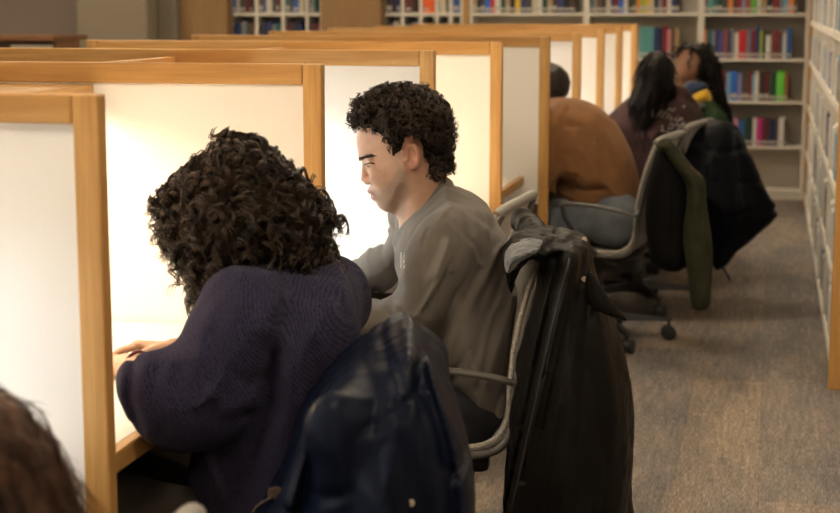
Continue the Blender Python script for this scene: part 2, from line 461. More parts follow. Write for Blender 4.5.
PAL = {'dark navy': (.02, .03, .08), 'navy': (.03, .05, .16), 'blue': (.03, .12, .38), 'bright blue': (.03, .16, .62), 'pale blue': (.20, .42, .62), 'lilac': (.30, .28, .52), 'purple': (.12, .07, .28), 'teal': (.12, .38, .37), 'dark teal': (.03, .13, .15), 'green': (.12, .50, .06), 'bright green': (.16, .68, .07), 'dark green': (.02, .07, .04), 'lime': (.42, .50, .08), 'yellow': (.75, .50, .04), 'orange': (.75, .26, .05), 'vivid orange': (.95, .16, .03), 'rust': (.33, .10, .05), 'red': (.60, .02, .02), 'dark red': (.24, .02, .03), 'maroon': (.13, .02, .03), 'pink': (.62, .26, .28), 'magenta': (.60, .03, .26), 'brown': (.14, .08, .05), 'dark brown': (.06, .035, .025), 'tan': (.42, .30, .17), 'grey': (.25, .25, .25), 'dark grey': (.07, .07, .075), 'black': (.015, .015, .018), 'white': (.72, .70, .66), 'cream': (.62, .55, .42), 'grey-blue': (.16, .22, .30)}
BM = {k: mat('book_cloth_' + k.replace(' ', '_').replace('-', '_'), c, .55) for k, c in PAL.items()}
tag_m = mat('paper_label_white', (.55, .52, .46), .7)
def book(x0, x1, z, h, colr, label, group, yf=None, d=.17, tagp=True, lean=0):
    yf = YB + .03 if yf is None else yf
    w = max(x1 - x0 - .0012, .006)
    mb = MB(); nseg = 5; a = np.linspace(0, math.pi, nseg); xs = w / 2 - np.cos(a) * w / 2; ys = -np.sin(a) * min(.006, w * .3)
    prof = list(zip(xs, ys)) + [(w, d), (0, d)]; n = len(prof)
    v = [(x, y, 0) for x, y in prof] + [(x, y, h) for x, y in prof]
    mb.add(v, [tuple(range(n))[::-1], tuple(range(n, 2 * n))] + [(i, (i + 1) % n, n + (i + 1) % n, n + i) for i in range(n)])
    o = part('book', mb, BM[colr], None, loc=(x0, yf, z + .0005)); tag(o, label, 'book', group)
    if tagp and w > .012: part('spine_label', MB().box(w * .08, w * .92, -min(.006, w * .3) - .0012, .004, .018, .018 + (.018 if int(x0 * 977) % 3 else .032)), tag_m, o)
    return o
def named_row(z, items, conv, shelf, group, unit_word, **kw):
    names = [c for *_, c, _ in items]
    for i, (a, b, c, h) in enumerate(items):
        a, b = conv(a), conv(b); lim = [q + .0235 for q in UX if q < b][-1]; a = max(a, lim)
        l = names[i - 1] if i else None; r = names[i + 1] if i + 1 < len(items) else None
        if l and r: lab = '%s book between %s and %s ones, %s, %s' % (c, l, r, shelf, unit_word)
        elif r: lab = '%s book first at the left of the %s, %s' % (c, shelf, unit_word)
        else: lab = '%s book last at the right of the %s, %s' % (c, shelf, unit_word)
        book(a, b, z, h, c, lab, group, **kw)
c4 = lambda q: X11(640 + q / 4.2); c5 = lambda q: X11(700 + q / 5.13)
R = [(262, 277, 'orange', .21), (277, 300, 'dark teal', .205), (300, 312, 'grey', .21), (312, 331, 'navy', .20), (331, 350, 'purple', .195), (350, 366, 'rust', .21), (366, 380, 'navy', .20), (380, 396, 'grey', .215), (396, 411, 'white', .18), (411, 445, 'red', .20), (445, 463, 'grey-blue', .2), (463, 481, 'dark red', .205), (481, 501, 'navy', .235), (501, 513, 'lime', .2), (513, 526, 'dark green', .205), (526, 549, 'white', .165), (549, 561, 'brown', .195), (561, 581, 'dark red', .2), (581, 597, 'dark grey', .19), (597, 613, 'white', .18), (613, 637, 'blue', .215)]
named_row(ZS[3], R, c4, 'second visible shelf', 'books on the second shelf of the aisle end bookcase', 'aisle end')
R = [(20, 40, 'dark brown', .2), (40, 60, 'navy', .21), (60, 80, 'teal', .2), (80, 100, 'grey', .2), (100, 118, 'grey-blue', .2), (118, 137, 'dark red', .21), (137, 160, 'pale blue', .20), (160, 198, 'bright blue', .21), (198, 217, 'lilac', .195), (217, 235, 'dark grey', .2), (235, 256, 'brown', .195), (256, 270, 'dark red', .205), (270, 285, 'pale blue', .19), (285, 306, 'white', .21), (306, 335, 'dark brown', .2), (335, 361, 'maroon', .205), (361, 397, 'dark green', .2), (397, 440, 'bright green', .215), (440, 458, 'rust', .2)]
named_row(ZS[2], R, c5, 'third visible shelf', 'books on the third shelf of the aisle end bookcase', 'aisle end')
R = [(60, 90, 'dark brown', .2), (90, 110, 'navy', .2), (110, 130, 'grey', .19), (130, 153, 'teal', .2), (153, 183, 'blue', .21), (183, 205, 'pink', .2), (205, 238, 'blue', .18), (238, 262, 'dark green', .2), (262, 281, 'black', .2), (281, 303, 'white', .2), (303, 331, 'magenta', .2), (331, 365, 'maroon', .195), (365, 401, 'dark navy', .19), (401, 415, 'dark grey', .2), (415, 446, 'white', .205), (446, 460, 'dark brown', .18)]
named_row(ZS[1], R, c5, 'fourth visible shelf', 'books on the fourth shelf of the aisle end bookcase', 'aisle end')
R = [(262, 276, 'dark red', .2), (276, 300, 'teal', .2), (300, 320, 'dark teal', .21), (320, 340, 'dark green', .2), (340, 362, 'dark grey', .2), (362, 384, 'orange', .19), (384, 398, 'dark brown', .2), (398, 420, 'dark red', .21), (420, 436, 'lilac', .2), (436, 460, 'rust', .2), (460, 486, 'green', .18), (486, 500, 'white', .2), (500, 524, 'tan', .19), (524, 552, 'black', .21), (552, 580, 'dark red', .2), (580, 596, 'grey-blue', .19), (596, 616, 'pale blue', .2), (616, 640, 'orange', .2), (640, 652, 'dark brown', .2)]
named_row(ZS[4], R, c4, 'top visible shelf', 'books on the top visible shelf of the aisle end bookcase', 'aisle end')
c3 = lambda q: X11(560 + q / 3.)
R = [(236, 250, 'teal', .22), (250, 264, 'teal', .22), (264, 279, 'teal', .22), (279, 292, 'navy', .22), (292, 306, 'dark navy', .21), (306, 319, 'dark red', .23), (319, 331, 'pink', .2), (331, 343, 'brown', .22), (343, 356, 'tan', .22)]
named_row(ZS[3], R, c3, 'lower shelf', 'books seen beyond the farthest divider', 'middle back bookcase')
R = []; q = 83; seq = ['dark teal', 'grey', 'brown', 'black', 'cream', 'navy', 'dark red', 'bright blue', 'white', 'dark brown', 'dark green', 'orange', 'lime', 'yellow', 'cream', 'black', 'grey', 'dark red', 'white', 'navy', 'dark brown']
for i, cc in enumerate(seq): w = 11 + (i * 7 % 5); R.append((q, q + w, cc, .19 + .01 * (i % 4))); q += w
named_row(ZS[4], R, c3, 'top visible shelf', 'books on the top visible shelf of the middle back bookcase', 'middle back')
c2 = lambda q: X11(460 + q / 4.2)
R = [(50, 68, 'tan', .2), (68, 84, 'black', .2), (84, 100, 'dark grey', .2), (100, 124, 'bright blue', .2), (124, 142, 'red', .19), (142, 166, 'white', .2), (166, 186, 'dark green', .21), (186, 206, 'tan', .19), (206, 226, 'black', .2), (226, 250, 'yellow', .2), (250, 272, 'navy', .2), (272, 298, 'dark grey', .2), (298, 322, 'cream', .19), (322, 340, 'white', .2), (340, 362, 'dark green', .2), (362, 384, 'tan', .2), (384, 404, 'dark brown', .2), (404, 432, 'navy', .22), (432, 452, 'black', .2), (452, 480, 'dark brown', .21)]
named_row(ZS[4], R, c2, 'top visible shelf', 'books on the top visible shelf of the left back bookcase', 'left back')

# white cubby units beside oak stack ends
for u, (pxs, nm) in enumerate((((229, 255.5, 282, 306, 320), 'cubby unit at the left between the two oak panels'), ((382, 401, 419, 435, 449, 460), 'cubby unit just left of the tall bookcases'))):
    xs = [X11(p) for p in pxs]
    t = thing('cubby_unit', 'white ' + nm, 'shelf unit', (xs[0], YB, 0))
    for i, x in enumerate(xs): part('upright', MB().box(x - xs[0], x - xs[0] + .022, 0, .3, 0, 2.2), shelf_w, t)
    for z in (.06, .42, .74, 1.06, ZS[4], 1.68, 1.98, 2.2):
        part('shelf', MB().box(.023, xs[-1] - xs[0] - .001, .004, .3, z - .025, z), shelf_w, t)
    part('back_panel', MB().box(.0, xs[-1] - xs[0] + .022, .301, .312, 0, 2.2), shelf_back, t)
    cc = ['dark navy', 'dark grey', 'brown', 'navy', 'maroon', 'blue', 'grey', 'dark brown', 'cream', 'dark teal']
    for r, z in enumerate((1.06, ZS[4])):
        for i in range(len(xs) - 1):
            x = xs[i] + .026; n = 0
            while x < xs[i + 1] - .03 and n < 5:
                w = .022 + .014 * ((i * 3 + n * 5 + r + u) % 3); c = cc[(i * 7 + n * 3 + r * 5 + u * 2) % 10]
                if u == 1 and i == 2 and r == 1: c = 'vivid orange'
                if x + w > xs[i + 1] - .004: break
                book(x, x + w, z, .20 + .01 * (n % 3), c, '%s book, %s from left in cell %d, %s row, %s cubby unit' % (c, 'first second third fourth fifth'.split()[n], i + 1, ('lower', 'upper')[r], ('left', 'right')[u]), 'books in the white cubbies', tagp=(n % 2 == 0))
                x += w; n += 1
for a, b, nm in ((181, 228, 'broad oak stack end beside the grey pillars'), (321, 381, 'broad oak stack end between the two white cubby units')):
    t = thing('oak_stack_end', nm, 'panel', (X11(a, 11.7), 11.69, 0))
    part('board', MB().box(0, X11(b, 11.7) - X11(a, 11.7), 0, .15, 0, 2.35), wood('dull_oak_%d' % a, 2, (.34, .20, .085), (.27, .155, .06), .6), t, bevel=.003)

# wooden counter far left
dk = wood('dark_counter_wood', 0, (.36, .17, .07), (.13, .06, .03), .35)
p0, p1 = V(-30, 36, 10.4), V(76, 36, 10.9)
t = thing('counter', 'dark wooden counter beyond the dividers at the far left', 'counter', (p0[0], 10.5, 0))
part('counter_top', MB().box(0, p1[0] - p0[0], 0, .6, 1.155, 1.19), dk, t, bevel=.005)
part('front_panel', MB().box(.02, p1[0] - p0[0] - .02, .06, .09, 0, 1.154), speckled('dark_panel', (.05, .035, .025), (.07, .05, .035), 10), t)
part('side_board', MB().box(p1[0] - p0[0] - .06, p1[0] - p0[0] - .02, .1, .5, 0, 1.154), dk, t)
t = thing('notice_card', 'pale card leaning on the front of the far left counter', 'card', (V(8, 46, 10.4)[0], 10.44, 0))
part('card', MB().box(0, V(50, 46, 10.4)[0] - V(8, 46, 10.4)[0], 0, .012, 0, V(30, 45.2, 10.44)[2]), mat('pale_card', (.42, .36, .28), .7), t)

# ---- aisle bookcase seen along its face
t = thing('aisle_bookcase', 'long white bookcase with oak end panel along the right of the aisle', 'bookcase', (.238, 5.92, 0))
L = 5.6; part('end_panel', MB().box(0, .62, 0, .035, 0, 2.2), oak_z, t, bevel=.003)
part('end_panel', MB().box(.0, .62, L - .03, L, 0, 2.2), oak_z, t, bevel=.003)
part('back_panel', MB().box(.33, .345, .036, L - .031, .02, 2.15), shelf_back, t)
part('plinth', MB().box(.02, .29, .036, L - .031, 0, .07), shelf_w, t)
AZ = [.10, .40, .72, 1.03, 1.30, 1.62, 1.92, 2.18]
for z in AZ: part('shelf', MB().box(.006, .329, .036, L - .031, z - .034, z), shelf_w, t, bevel=.002)
NU = 6; du = (L - .1) / NU
for i in range(NU): part('upright', MB().box(.004, .328, .04 + i * du, .062 + i * du, .071, 2.15), shelf_w, t, bevel=.002)
pals = ['grey', 'white', 'lilac', 'grey-blue', 'white', 'grey', 'cream', 'pale blue', 'white', 'dark grey']
bx_m = {c: mat('file_board_' + c.replace('-', '_').replace(' ', '_'), tuple(.75 * a + .25 * b for a, b in zip(PAL[c], (.40, .39, .37))), .6) for c in set(pals)}
rn = ['bottom', 'second', 'third', 'fourth', 'fifth']
for r in range(5):
    for i in range(NU):
        y = 5.92 + .068 + i * du
        for n in range(6):
            c = pals[(r * 3 + i * 5 + n * 7) % 10]; hh = AZ[r + 1] - AZ[r] - .05 - .012 * ((n * 2 + i) % 4)
            mb = MB(); w = .135
            mb.add([(.0, 0, 0), (.0, w, 0), (.24, w, 0), (.24, 0, 0), (0, 0, hh * .78), (0, w, hh * .78), (.10, w, hh), (.10, 0, hh), (.24, w, hh), (.24, 0, hh)],
                   [(0, 3, 2, 1), (0, 1, 5, 4), (4, 5, 6, 7), (7, 6, 8, 9), (3, 9, 8, 2), (0, 4, 7, 9, 3), (1, 2, 8, 6, 5)])
            o = part('magazine_file', mb, bx_m[c], None, bevel=.001, loc=(.238 + .012 + .003 * ((n * 5 + i) % 3), y + .012 + n * .145, AZ[r] + .0005))
            tag(o, '%s magazine file, place %d in bay %d, %s shelf, aisle bookcase' % (c, n + 1, i + 1, rn[r]), 'file', 'magazine files in the aisle bookcase')
            part('file_label', MB().box(-.0015, 0, .03, .07, .05, .11), tag_m, o)

# ================================================================== CHAIRS
def mesh_weave(name, c1, c2, sc):
    m = mat(name, c1, .7)
    mp = coords(m, (1, 1, 1)); w1 = N(m, 'ShaderNodeTexWave', Scale=sc); w1.bands_direction = 'Y'
    w2 = N(m, 'ShaderNodeTexWave', Scale=sc); w2.bands_direction = 'Z'
    LK(m, mp, 'Vector', w1, 'Vector'); LK(m, mp, 'Vector', w2, 'Vector')
    mt = N(m, 'ShaderNodeMath', operation='MAXIMUM'); LK(m, w1, 'Fac', mt, 0); LK(m, w2, 'Fac', mt, 1)
    r = ramp(m, [(.35, c2), (.8, c1)]); LK(m, mt, 'Value', r, 'Fac'); LK(m, r, 'Color', BS(m), 'Base Color'); bump(m, mt, 'Value', .5, .001)
    return m
weave = mesh_weave('grey_chair_mesh', (.46, .43, .385), (.26, .24, .21), 55)
frame_m = speckled('grey_chair_frame', (.085, .080, .072), (.105, .098, .088), 90, .45, .05)
bar_m = speckled('pale_grey_top_bar', (.19, .18, .16), (.22, .205, .185), 90, .45, .05)
pale_edge = speckled('pale_ribbed_edge', (.52, .48, .42), (.22, .20, .17), 200, .6, .6, .002)
graph = speckled('graphite_plastic', (.022, .022, .023), (.030, .030, .031), 120, .5, .1)
alu = speckled('dark_aluminium', (.022, .022, .022), (.030, .030, .030), 60, .4, 0)
rubber = mat('black_rubber', (.02, .02, .02), .7)

PROF = catmull([(-.265, .398), (-.235, .415), (-.12, .422), (.02, .412), (.12, .410), (.175, .425), (.205, .47), (.212, .55), (.222, .64), (.245, .74), (.275, .83), (.290, .865)], 6)
def hw(i): t = i / (len(PROF) - 1); return .238 - .03 * max(0, t - .45) / .55
def make_chair():
    t = thing('mesh_chair', 'x', 'chair', (0, 0, 0), 0, 'grey mesh task chairs')
    K = len(PROF)
    G = np.array([[(PROF[i][0] - .000, (u * 2 - 1) * hw(i), PROF[i][1] - .018 * (1 - (2 * u - 1) ** 2) * (1 if i < K * .45 else 0)) if i < K * .45 else
                   (PROF[i][0] + .009 * (1 - (2 * u - 1) ** 2), (u * 2 - 1) * hw(i), PROF[i][1]) for u in np.linspace(0, 1, 15)] for i in range(K)])
    part('mesh_sling', MB().sheet(G, .006), weave, t, smooth=True, angle=.9)
    for s in (-1, 1):
        pts = [(PROF[i][0], s * hw(i), PROF[i][1]) for i in range(K)]
        f = part('side_frame', MB().tube([(p[0] + .006, p[1] * 1.03, p[2] - .012) for p in pts], .010, 10), frame_m, t, smooth=True, angle=1.)
        part('ribbed_edge', MB().tube([(p[0] - .004, p[1] * .985, p[2] + .004) for p in pts], .007, 8), pale_edge, f, smooth=True, angle=1.)
        z = lambda d: (0, 0, d)
        arm = catmull([(.222, s * .245, .585), (.214, s * .285, .572), (.16, s * .30, .590), (.06, s * .302, .607), (-.06, s * .300, .612), (-.085, s * .297, .600)], 6)
        a = part('armrest', MB().tube(arm, .0115, 12, sy=.72), frame_m, t, smooth=True, angle=1.)
        st = catmull([(-.08, s * .297, .602), (-.06, s * .285, .54), (.02, s * .262, .44), (.09, s * .22, .375), (.11, s * .12, .345)], 6)
        part('arm_strut', MB().tube(st, .010, 10), graph, a, smooth=True, angle=1.)
    n = K - 1
    tb = catmull([(PROF[n][0] - .008, -hw(n) * 1.05, PROF[n][1] - .012), (PROF[n][0] + .006, -hw(n) * .9, PROF[n][1] + .004), (PROF[n][0] + .012, 0, PROF[n][1] + .008), (PROF[n][0] + .006, hw(n) * .9, PROF[n][1] + .004), (PROF[n][0] - .008, hw(n) * 1.05, PROF[n][1] - .012)], 6)
    part('top_bar', MB().tube(tb, .0165, 14), bar_m, t, smooth=True, angle=1.)
    sp = MB()
    for s in (-1, 1): sp.tube(catmull([(-.02, s * .05, .355), (.14, s * .06, .362), (.225, s * .07, .43), (.245, s * .085, .54), (.25, s * .12, .66), (.262, s * .19, .76), (.27, s * .212, .80)], 6), .011, 8)
    for x_, z_, w_ in ((.20, .395, .062), (.243, .50, .08), (.248, .60, .10)): sp.tube([(x_, -w_, z_), (x_, w_, z_)], .008, 8)
    part('back_spine', sp, frame_m, t, smooth=True, angle=1.)
    part('mechanism', MB().box(-.10, .185, -.07, .07, .300, .372), graph, t, bevel=.018)
    part('column', MB().lathe([(.030, .10), (.030, .21), (.019, .212), (.019, .32)], n=18), graph, t, smooth=True, angle=.8)
    hubp = part('hub', MB().lathe([(.045, .075), (.055, .09), (.052, .118), (.034, .13)], n=20), graph, t, smooth=True, angle=.8)
    for k in range(5):
        a = k * 2 * math.pi / 5 + .35; c, s = math.cos(a), math.sin(a); mb = MB(); v = []
        for r_, w_, zt, zb in ((.035, .026, .122, .080), (.16, .021, .112, .084), (.30, .015, .094, .078), (.315, .010, .092, .078)):
            for dy, z_ in ((-w_, zb), (w_, zb), (w_ * .7, zt), (-w_ * .7, zt)): v.append((r_ * c - dy * s, r_ * s + dy * c, z_))
        f = [(0, 1, 2, 3)[::-1], (12, 13, 14, 15)] + [(i * 4 + j, i * 4 + (j + 1) % 4, i * 4 + 4 + (j + 1) % 4, i * 4 + 4 + j) for i in range(3) for j in range(4)]
        part('base_arm', mb.add(v, f), alu, t, bevel=.004)
        q = part('caster', MB().tube([(0, -.012, .0), (0, -.011, .0), (0, .011, 0), (0, .012, 0)], [.022, .024, .024, .022], 14).box(-.006, .006, -.008, .008, .0, .050), graph, t, loc=(.30 * c, .30 * s, .0305))
        for sg in (-1, 1): part('wheel', MB().tube([(0, sg * .013, 0), (0, sg * .015, 0), (0, sg * .028, 0), (0, sg * .030, 0)], [.025, .0295, .0295, .025], 18, ref=(0, 0, 1)), rubber, q, smooth=True, angle=.8)
        q.rotation_euler = (0, 0, a + .6 * k)
    return t
chair = make_chair()
PI = math.pi
def seat(o, x, y, deg, label):
    o.location = (x, y, 0); o.rotation_euler = (0, 0, math.radians(deg)); o['label'] = label; return o
seat(chair, -.82, 3.62, 17, 'grey mesh chair under the man in the grey shirt, black parka on its back')
seat(dup(chair), -.882, 2.42, -4, 'grey mesh chair of the navy sweater woman, hidden by a navy puffer jacket')
seat(dup(chair), -1.035, 4.77, -4, 'empty grey mesh chair pushed in behind the man in grey')
seat(dup(chair), -.69, 6.64, -9, 'grey mesh chair carrying the man in the brown jumper')
seat(dup(chair), -.60, 7.42, -12, 'mesh chair under the black puffer, in front of the woman in maroon')
seat(dup(chair), -.70, 8.62, -15, 'grey mesh chair with its back showing between the two far women')
seat(dup(chair), -.925, 1.45, 0, 'mesh chair under the brown haired person, below the left edge')
for o_ in D.objects:
    if o_.name == 'mesh_chair.001': o_.scale = (1, 1, .93)
    if o_.name == 'mesh_chair.006': o_.scale = (1, 1, .95)
    if o_.name == 'mesh_chair.002': o_.scale = (1, 1, .935)

# ================================================================== FIGURES: tools
class Frame:
    """Upright plane facing the viewer's side of the room, through one point."""
    def __init__(s, px, py, y, turn=0.):
        s.c = V(px, py, y); l = A(s.c[0], s.c[1], 0); l /= np.linalg.norm(l)
        if turn: a = math.radians(turn); l = A(l[0] * math.cos(a) - l[1] * math.sin(a), l[0] * math.sin(a) + l[1] * math.cos(a), 0)
        s.l = l; s.r = A(l[1], -l[0], 0); s.R = np.array([s.r, A(0, 0, 1), l])
    def uv(s, px, py):
        d = V(px, py, 1.) - A(0, 0, EYE); t = ((s.c - A(0, 0, EYE)) @ s.l) / (d @ s.l); p = A(0, 0, EYE) + d * t - s.c
        return (p @ s.r, p[2])
    def pt(s, px, py, w=0.):
        u, v = s.uv(px, py); return s.c + s.r * u + A(0, 0, v) + s.l * w
    def loc(s, P): q = (P - s.c.astype(f32)) @ s.R.T.astype(f32); return q[:, 0], q[:, 1], q[:, 2]
    def poly(s, pts, n=2):
        P = [s.uv(*p) for p in pts]
        if n < 2: return P
        P = np.array(P); m = len(P); out = []
        for i in range(m):
            a, b, c, d = P[i - 1], P[i], P[(i + 1) % m], P[(i + 2) % m]
            for t in np.linspace(0, 1, n, endpoint=False):
                out.append(.5 * (2 * b + (c - a) * t + (2 * a - 5 * b + 4 * c - d) * t * t + (3 * b - a - 3 * c + d) * t ** 3))
        return [tuple(p) for p in out]

def osolid(P, fr, poly, W, G, w0=0., shear=0.):
    """Body with a given side outline, rounded through its depth."""
    u, v, w = fr.loc(P); w = w - w0
    if shear: w = w - shear * u
    d = poly2(u, v, poly); t = np.abs(w) / W
    return d + G * (1 - np.sqrt(np.maximum(1 - np.minimum(t, 1) ** 2, 0))) + np.maximum(t - 1, 0) * W

def uvcrease(P, fr, pts, wd):
    u, v, _ = fr.loc(P); d = np.full(u.shape, 1e9, f32); q = [fr.uv(*p) for p in pts]
    for (ax, ay), (bx, by) in zip(q[:-1], q[1:]):
        ex, ey = bx - ax, by - ay; t = np.clip(((u - ax) * ex + (v - ay) * ey) / (ex * ex + ey * ey + 1e-9), 0, 1)
        d = np.minimum(d, (u - ax - ex * t) ** 2 + (v - ay - ey * t) ** 2)
    return np.exp(-d / (wd * wd))

def fnoise(P, sc, R=None):
    q = P if R is None else P @ np.asarray(R, f32).T
    return vnoise(q * np.asarray(sc, f32))

def hit(fn, px, py, y0=1., y1=9.):
    """First point of an implicit surface along a sight line."""
    ys = np.arange(y0, y1, .003); a = V(px, py, y0); b = V(px, py, y1)
    P = (a[None] + (b - a)[None] * ((ys - y0) / (y1 - y0))[:, None]).astype(f32); d = fn(P); i = np.nonzero(d < 0)[0]
    return P[i[0]].astype(float) if len(i) else None

def hand(P, w, d, n, t, L=1., curl=.5):
    """Palm, four fingers and a thumb; d along the fingers, n out of the back, t towards the thumb."""
    w, d, n, t = [np.asarray(x, float) for x in (w, d, n, t)]
    o = cap(P, w, w + d * .078 * L, .017 * L, .0125 * L, L=unit(t), s=2.3)
    fg = None
    for i, (off, ln, ex) in enumerate(((.030, .070, .0), (.010, .080, .05), (-.011, .074, .0), (-.031, .058, -.1))):
        b = w + d * .078 * L + t * off * L; d1 = unit(d - n * curl * .5 + t * ex * .3); d2 = unit(d - n * curl * 1.4); d3 = unit(d * .7 - n * curl * 2.2)
        p1 = b + d1 * ln * .48 * L; p2 = p1 + d2 * ln * .32 * L; p3 = p2 + d3 * ln * .25 * L
        f = np.minimum(np.minimum(cap(P, b, p1, .0088 * L, .0080 * L), cap(P, p1, p2, .0080 * L, .0074 * L)), cap(P, p2, p3, .0074 * L, .0062 * L))
        fg = f if fg is None else np.minimum(fg, f)
    b = w + d * .022 * L + t * .026 * L; e1 = unit(d * .75 + t * .75 - n * .25); p1 = b + e1 * .042 * L; p2 = p1 + unit(d + t * .25 - n * .35) * .032 * L
    th = smin(cap(P, b, p1, .0125 * L, .0095 * L), cap(P, p1, p2, .0092 * L, .0075 * L), .006)
    return smin(smin(o, fg, .007), th, .010)

def gen_head(P, c, R, k=1.):
    q = ((P - np.asarray(c, f32)) @ np.asarray(R, f32).T) / f32(k)      # forward, lateral, up
    S = q.copy(); S[:, 1] = np.abs(S[:, 1])
    d = ell(q, (-.012, 0, .035), (.098, .076, .088))
    d = smin(d, cap(q, (.030, 0, -.01), (.045, 0, -.070), .062, .040, A(0, 1, 0), 1.12), .05)
    d = smin(d, ell(q, (.080, 0, -.098), (.020, .026, .017)), .03)
    d = smin(d, ell(S, (.055, .042, -.030), (.028, .022, .026)), .03)
    d = smin(d, cap(S, (.080, .006, .020), (.070, .040, .022), .011, .009), .012)
    d = smax(d, -ell(S, (.097, .031, .004), (.016, .018, .012)), .010)
    d = smin(d, cap(q, (.090, 0, .010), (.110, 0, -.026), .0065, .0095), .012)
    d = smin(d, ell(S, (.101, .012, -.031), (.009, .0065, .0065)), .007)
    d = smin(d, cap(S, (.093, 0, -.053), (.083, .022, -.056), .0058, .003), .005)
    d = smin(d, cap(S, (.091, 0, -.064), (.082, .018, -.062), .0068, .003), .005)
    ear = ell(S, (-.006, .079, -.004), (.017, .009, .031)); ear = smax(ear, -ell(S, (-.002, .088, -.001), (.009, .006, .018)), .004)
    return smin(d, ear, .008) * f32(k)

def face_tint(c, R, lip=(.75, .42, .40), k=1.):
    def f(v):
        q = (v - np.asarray(c)) @ np.asarray(R).T / k; o = np.ones((len(v), 3))
        y = np.abs(q[:, 1]); m = (q[:, 0] > .07) & (y < .024) & (q[:, 2] < -.050) & (q[:, 2] > -.069)
        o[m] = lip
        b = np.exp(-((q[:, 2] - .026 + .1 * np.maximum(y - .03, 0)) / .004) ** 2) * (y > .012) * (y < .048) * (q[:, 0] > .05)
        o *= (1 - .88 * b)[:, None]
        e = np.exp(-((q[:, 2] - .004) / .003) ** 2) * (np.abs(y - .031) < .014) * (q[:, 0] > .06); o *= (1 - .8 * e)[:, None]
        return o
    return f

def headR(f, up=(0, 0, 1)):
    f = unit(f); l = unit(np.cross(up, f)); u = np.cross(f, l); return np.array([f, l, u])

def skin(name, c, rough=.5):
    m = mat(name, c, rough, sss=.05)
    a = N(m, 'ShaderNodeAttribute', attribute_name='tint'); mx = N(m, 'ShaderNodeMix', data_type='RGBA', blend_type='MULTIPLY'); mx.inputs['Factor'].default_value = 1
    mp = coords(m); n = N(m, 'ShaderNodeTexNoise', Scale=55., Detail=4); LK(m, mp, 'Vector', n, 'Vector')
    r = ramp(m, [(.3, tuple(x * .90 for x in c)), (.7, tuple(min(1, x * 1.06) for x in c))]); LK(m, n, 'Fac', r, 'Fac')
    m.node_tree.links.new(r.outputs['Color'], mx.inputs[6]); LK(m, a, 'Color', mx, 7) if False else m.node_tree.links.new(a.outputs['Color'], mx.inputs[7])
    m.node_tree.links.new(mx.outputs[2], BS(m).inputs['Base Color']); bump(m, n, 'Fac', .08, .001)
    return m
def white(v): return np.ones((len(v), 3))

def surf_normals(v, q):
    n = np.zeros_like(v); a = np.cross(v[q[:, 2]] - v[q[:, 0]], v[q[:, 3]] - v[q[:, 1]])
    for i in range(4): np.add.at(n, q[:, i], a)
    return n / (np.linalg.norm(n, axis=1)[:, None] + 1e-12)

def hairdo(name, v, q, m, parent, base, count, length, rad, turns, grav=.5, out=.3, strands=4, sr=.0010, K=26, mask=None, jitter=.35, depth=.006, spread=.0022, flow=None, rng=None):
    rng = rng or RNG; n = surf_normals(v, q); ok = np.arange(len(v)) if mask is None else np.nonzero(mask(v, n))[0]
    ii = rng.choice(ok, count, replace=True); P0 = v[ii] - n[ii] * depth; nn = n[ii]
    dn = A(0, 0, -1)[None] if flow is None else flow(P0, nn)
    t0 = dn - (dn * nn).sum(1)[:, None] * nn; t0 /= np.linalg.norm(t0, axis=1)[:, None] + .15
    d0 = t0 * grav + nn * out + rng.normal(0, jitter, (count, 3)); d0 /= np.linalg.norm(d0, axis=1)[:, None]
    L = rng.uniform(*length, count); R_ = rng.uniform(*rad, count); tt = np.linspace(0, 1, K)
    dd = (dn if dn.shape[0] == count else np.repeat(dn, count, 0))
    C = P0[:, None] + d0[:, None] * (L[:, None] * tt)[..., None] + dd[:, None] * (L[:, None] * grav * .55 * tt ** 2)[..., None]
    C += nn[:, None] * (np.sin(tt * math.pi) * .12)[None, :, None] * L[:, None, None] * out
    U = np.cross(d0, A(.2, .9, .3)); U /= np.linalg.norm(U, axis=1)[:, None]; W = np.cross(d0, U)
    ph = rng.uniform(0, 6.28, count); sg = rng.choice([-1., 1.], count); out_ = []
    tr = rng.uniform(*turns, count)
    for s in range(strands):
        om = sg[:, None] * (2 * math.pi * tr[:, None] * tt[None]) + ph[:, None] + rng.normal(0, .45, count)[:, None]
        rr = (R_ * rng.uniform(.8, 1.2, count))[:, None] * np.minimum(1, .25 + 3 * tt)[None]
        off = rng.normal(0, spread, (count, 1, 3))
        fz = rng.normal(0, 1, (count, 1, 3)) * (tt ** 2)[None, :, None] * spread * 1.5
        out_.append(C + off + fz + rr[..., None] * (np.cos(om)[..., None] * U[:, None] + np.sin(om)[..., None] * W[:, None]))
    paths = np.concatenate(out_); taper = np.interp(tt, [0, .15, .8, 1], [1.1, 1.0, .85, .25]) * sr
    vv, qq = tubes_np(paths, taper[None], 3)
    return link(name, mesh_np(name, vv - A(*base), qq, True), m, parent)

def hair_mat(name, c1, c2, rough=.45, spec=.28):
    m = mat(name, c1, rough, spec=spec)
    mp = coords(m); n = N(m, 'ShaderNodeTexNoise', Scale=38., Detail=3); LK(m, mp, 'Vector', n, 'Vector')
    r = ramp(m, [(.35, c1), (.68, c2)]); LK(m, n, 'Fac', r, 'Fac'); LK(m, r, 'Color', BS(m), 'Base Color')
    bump(m, n, 'Fac', .6, .006); return m

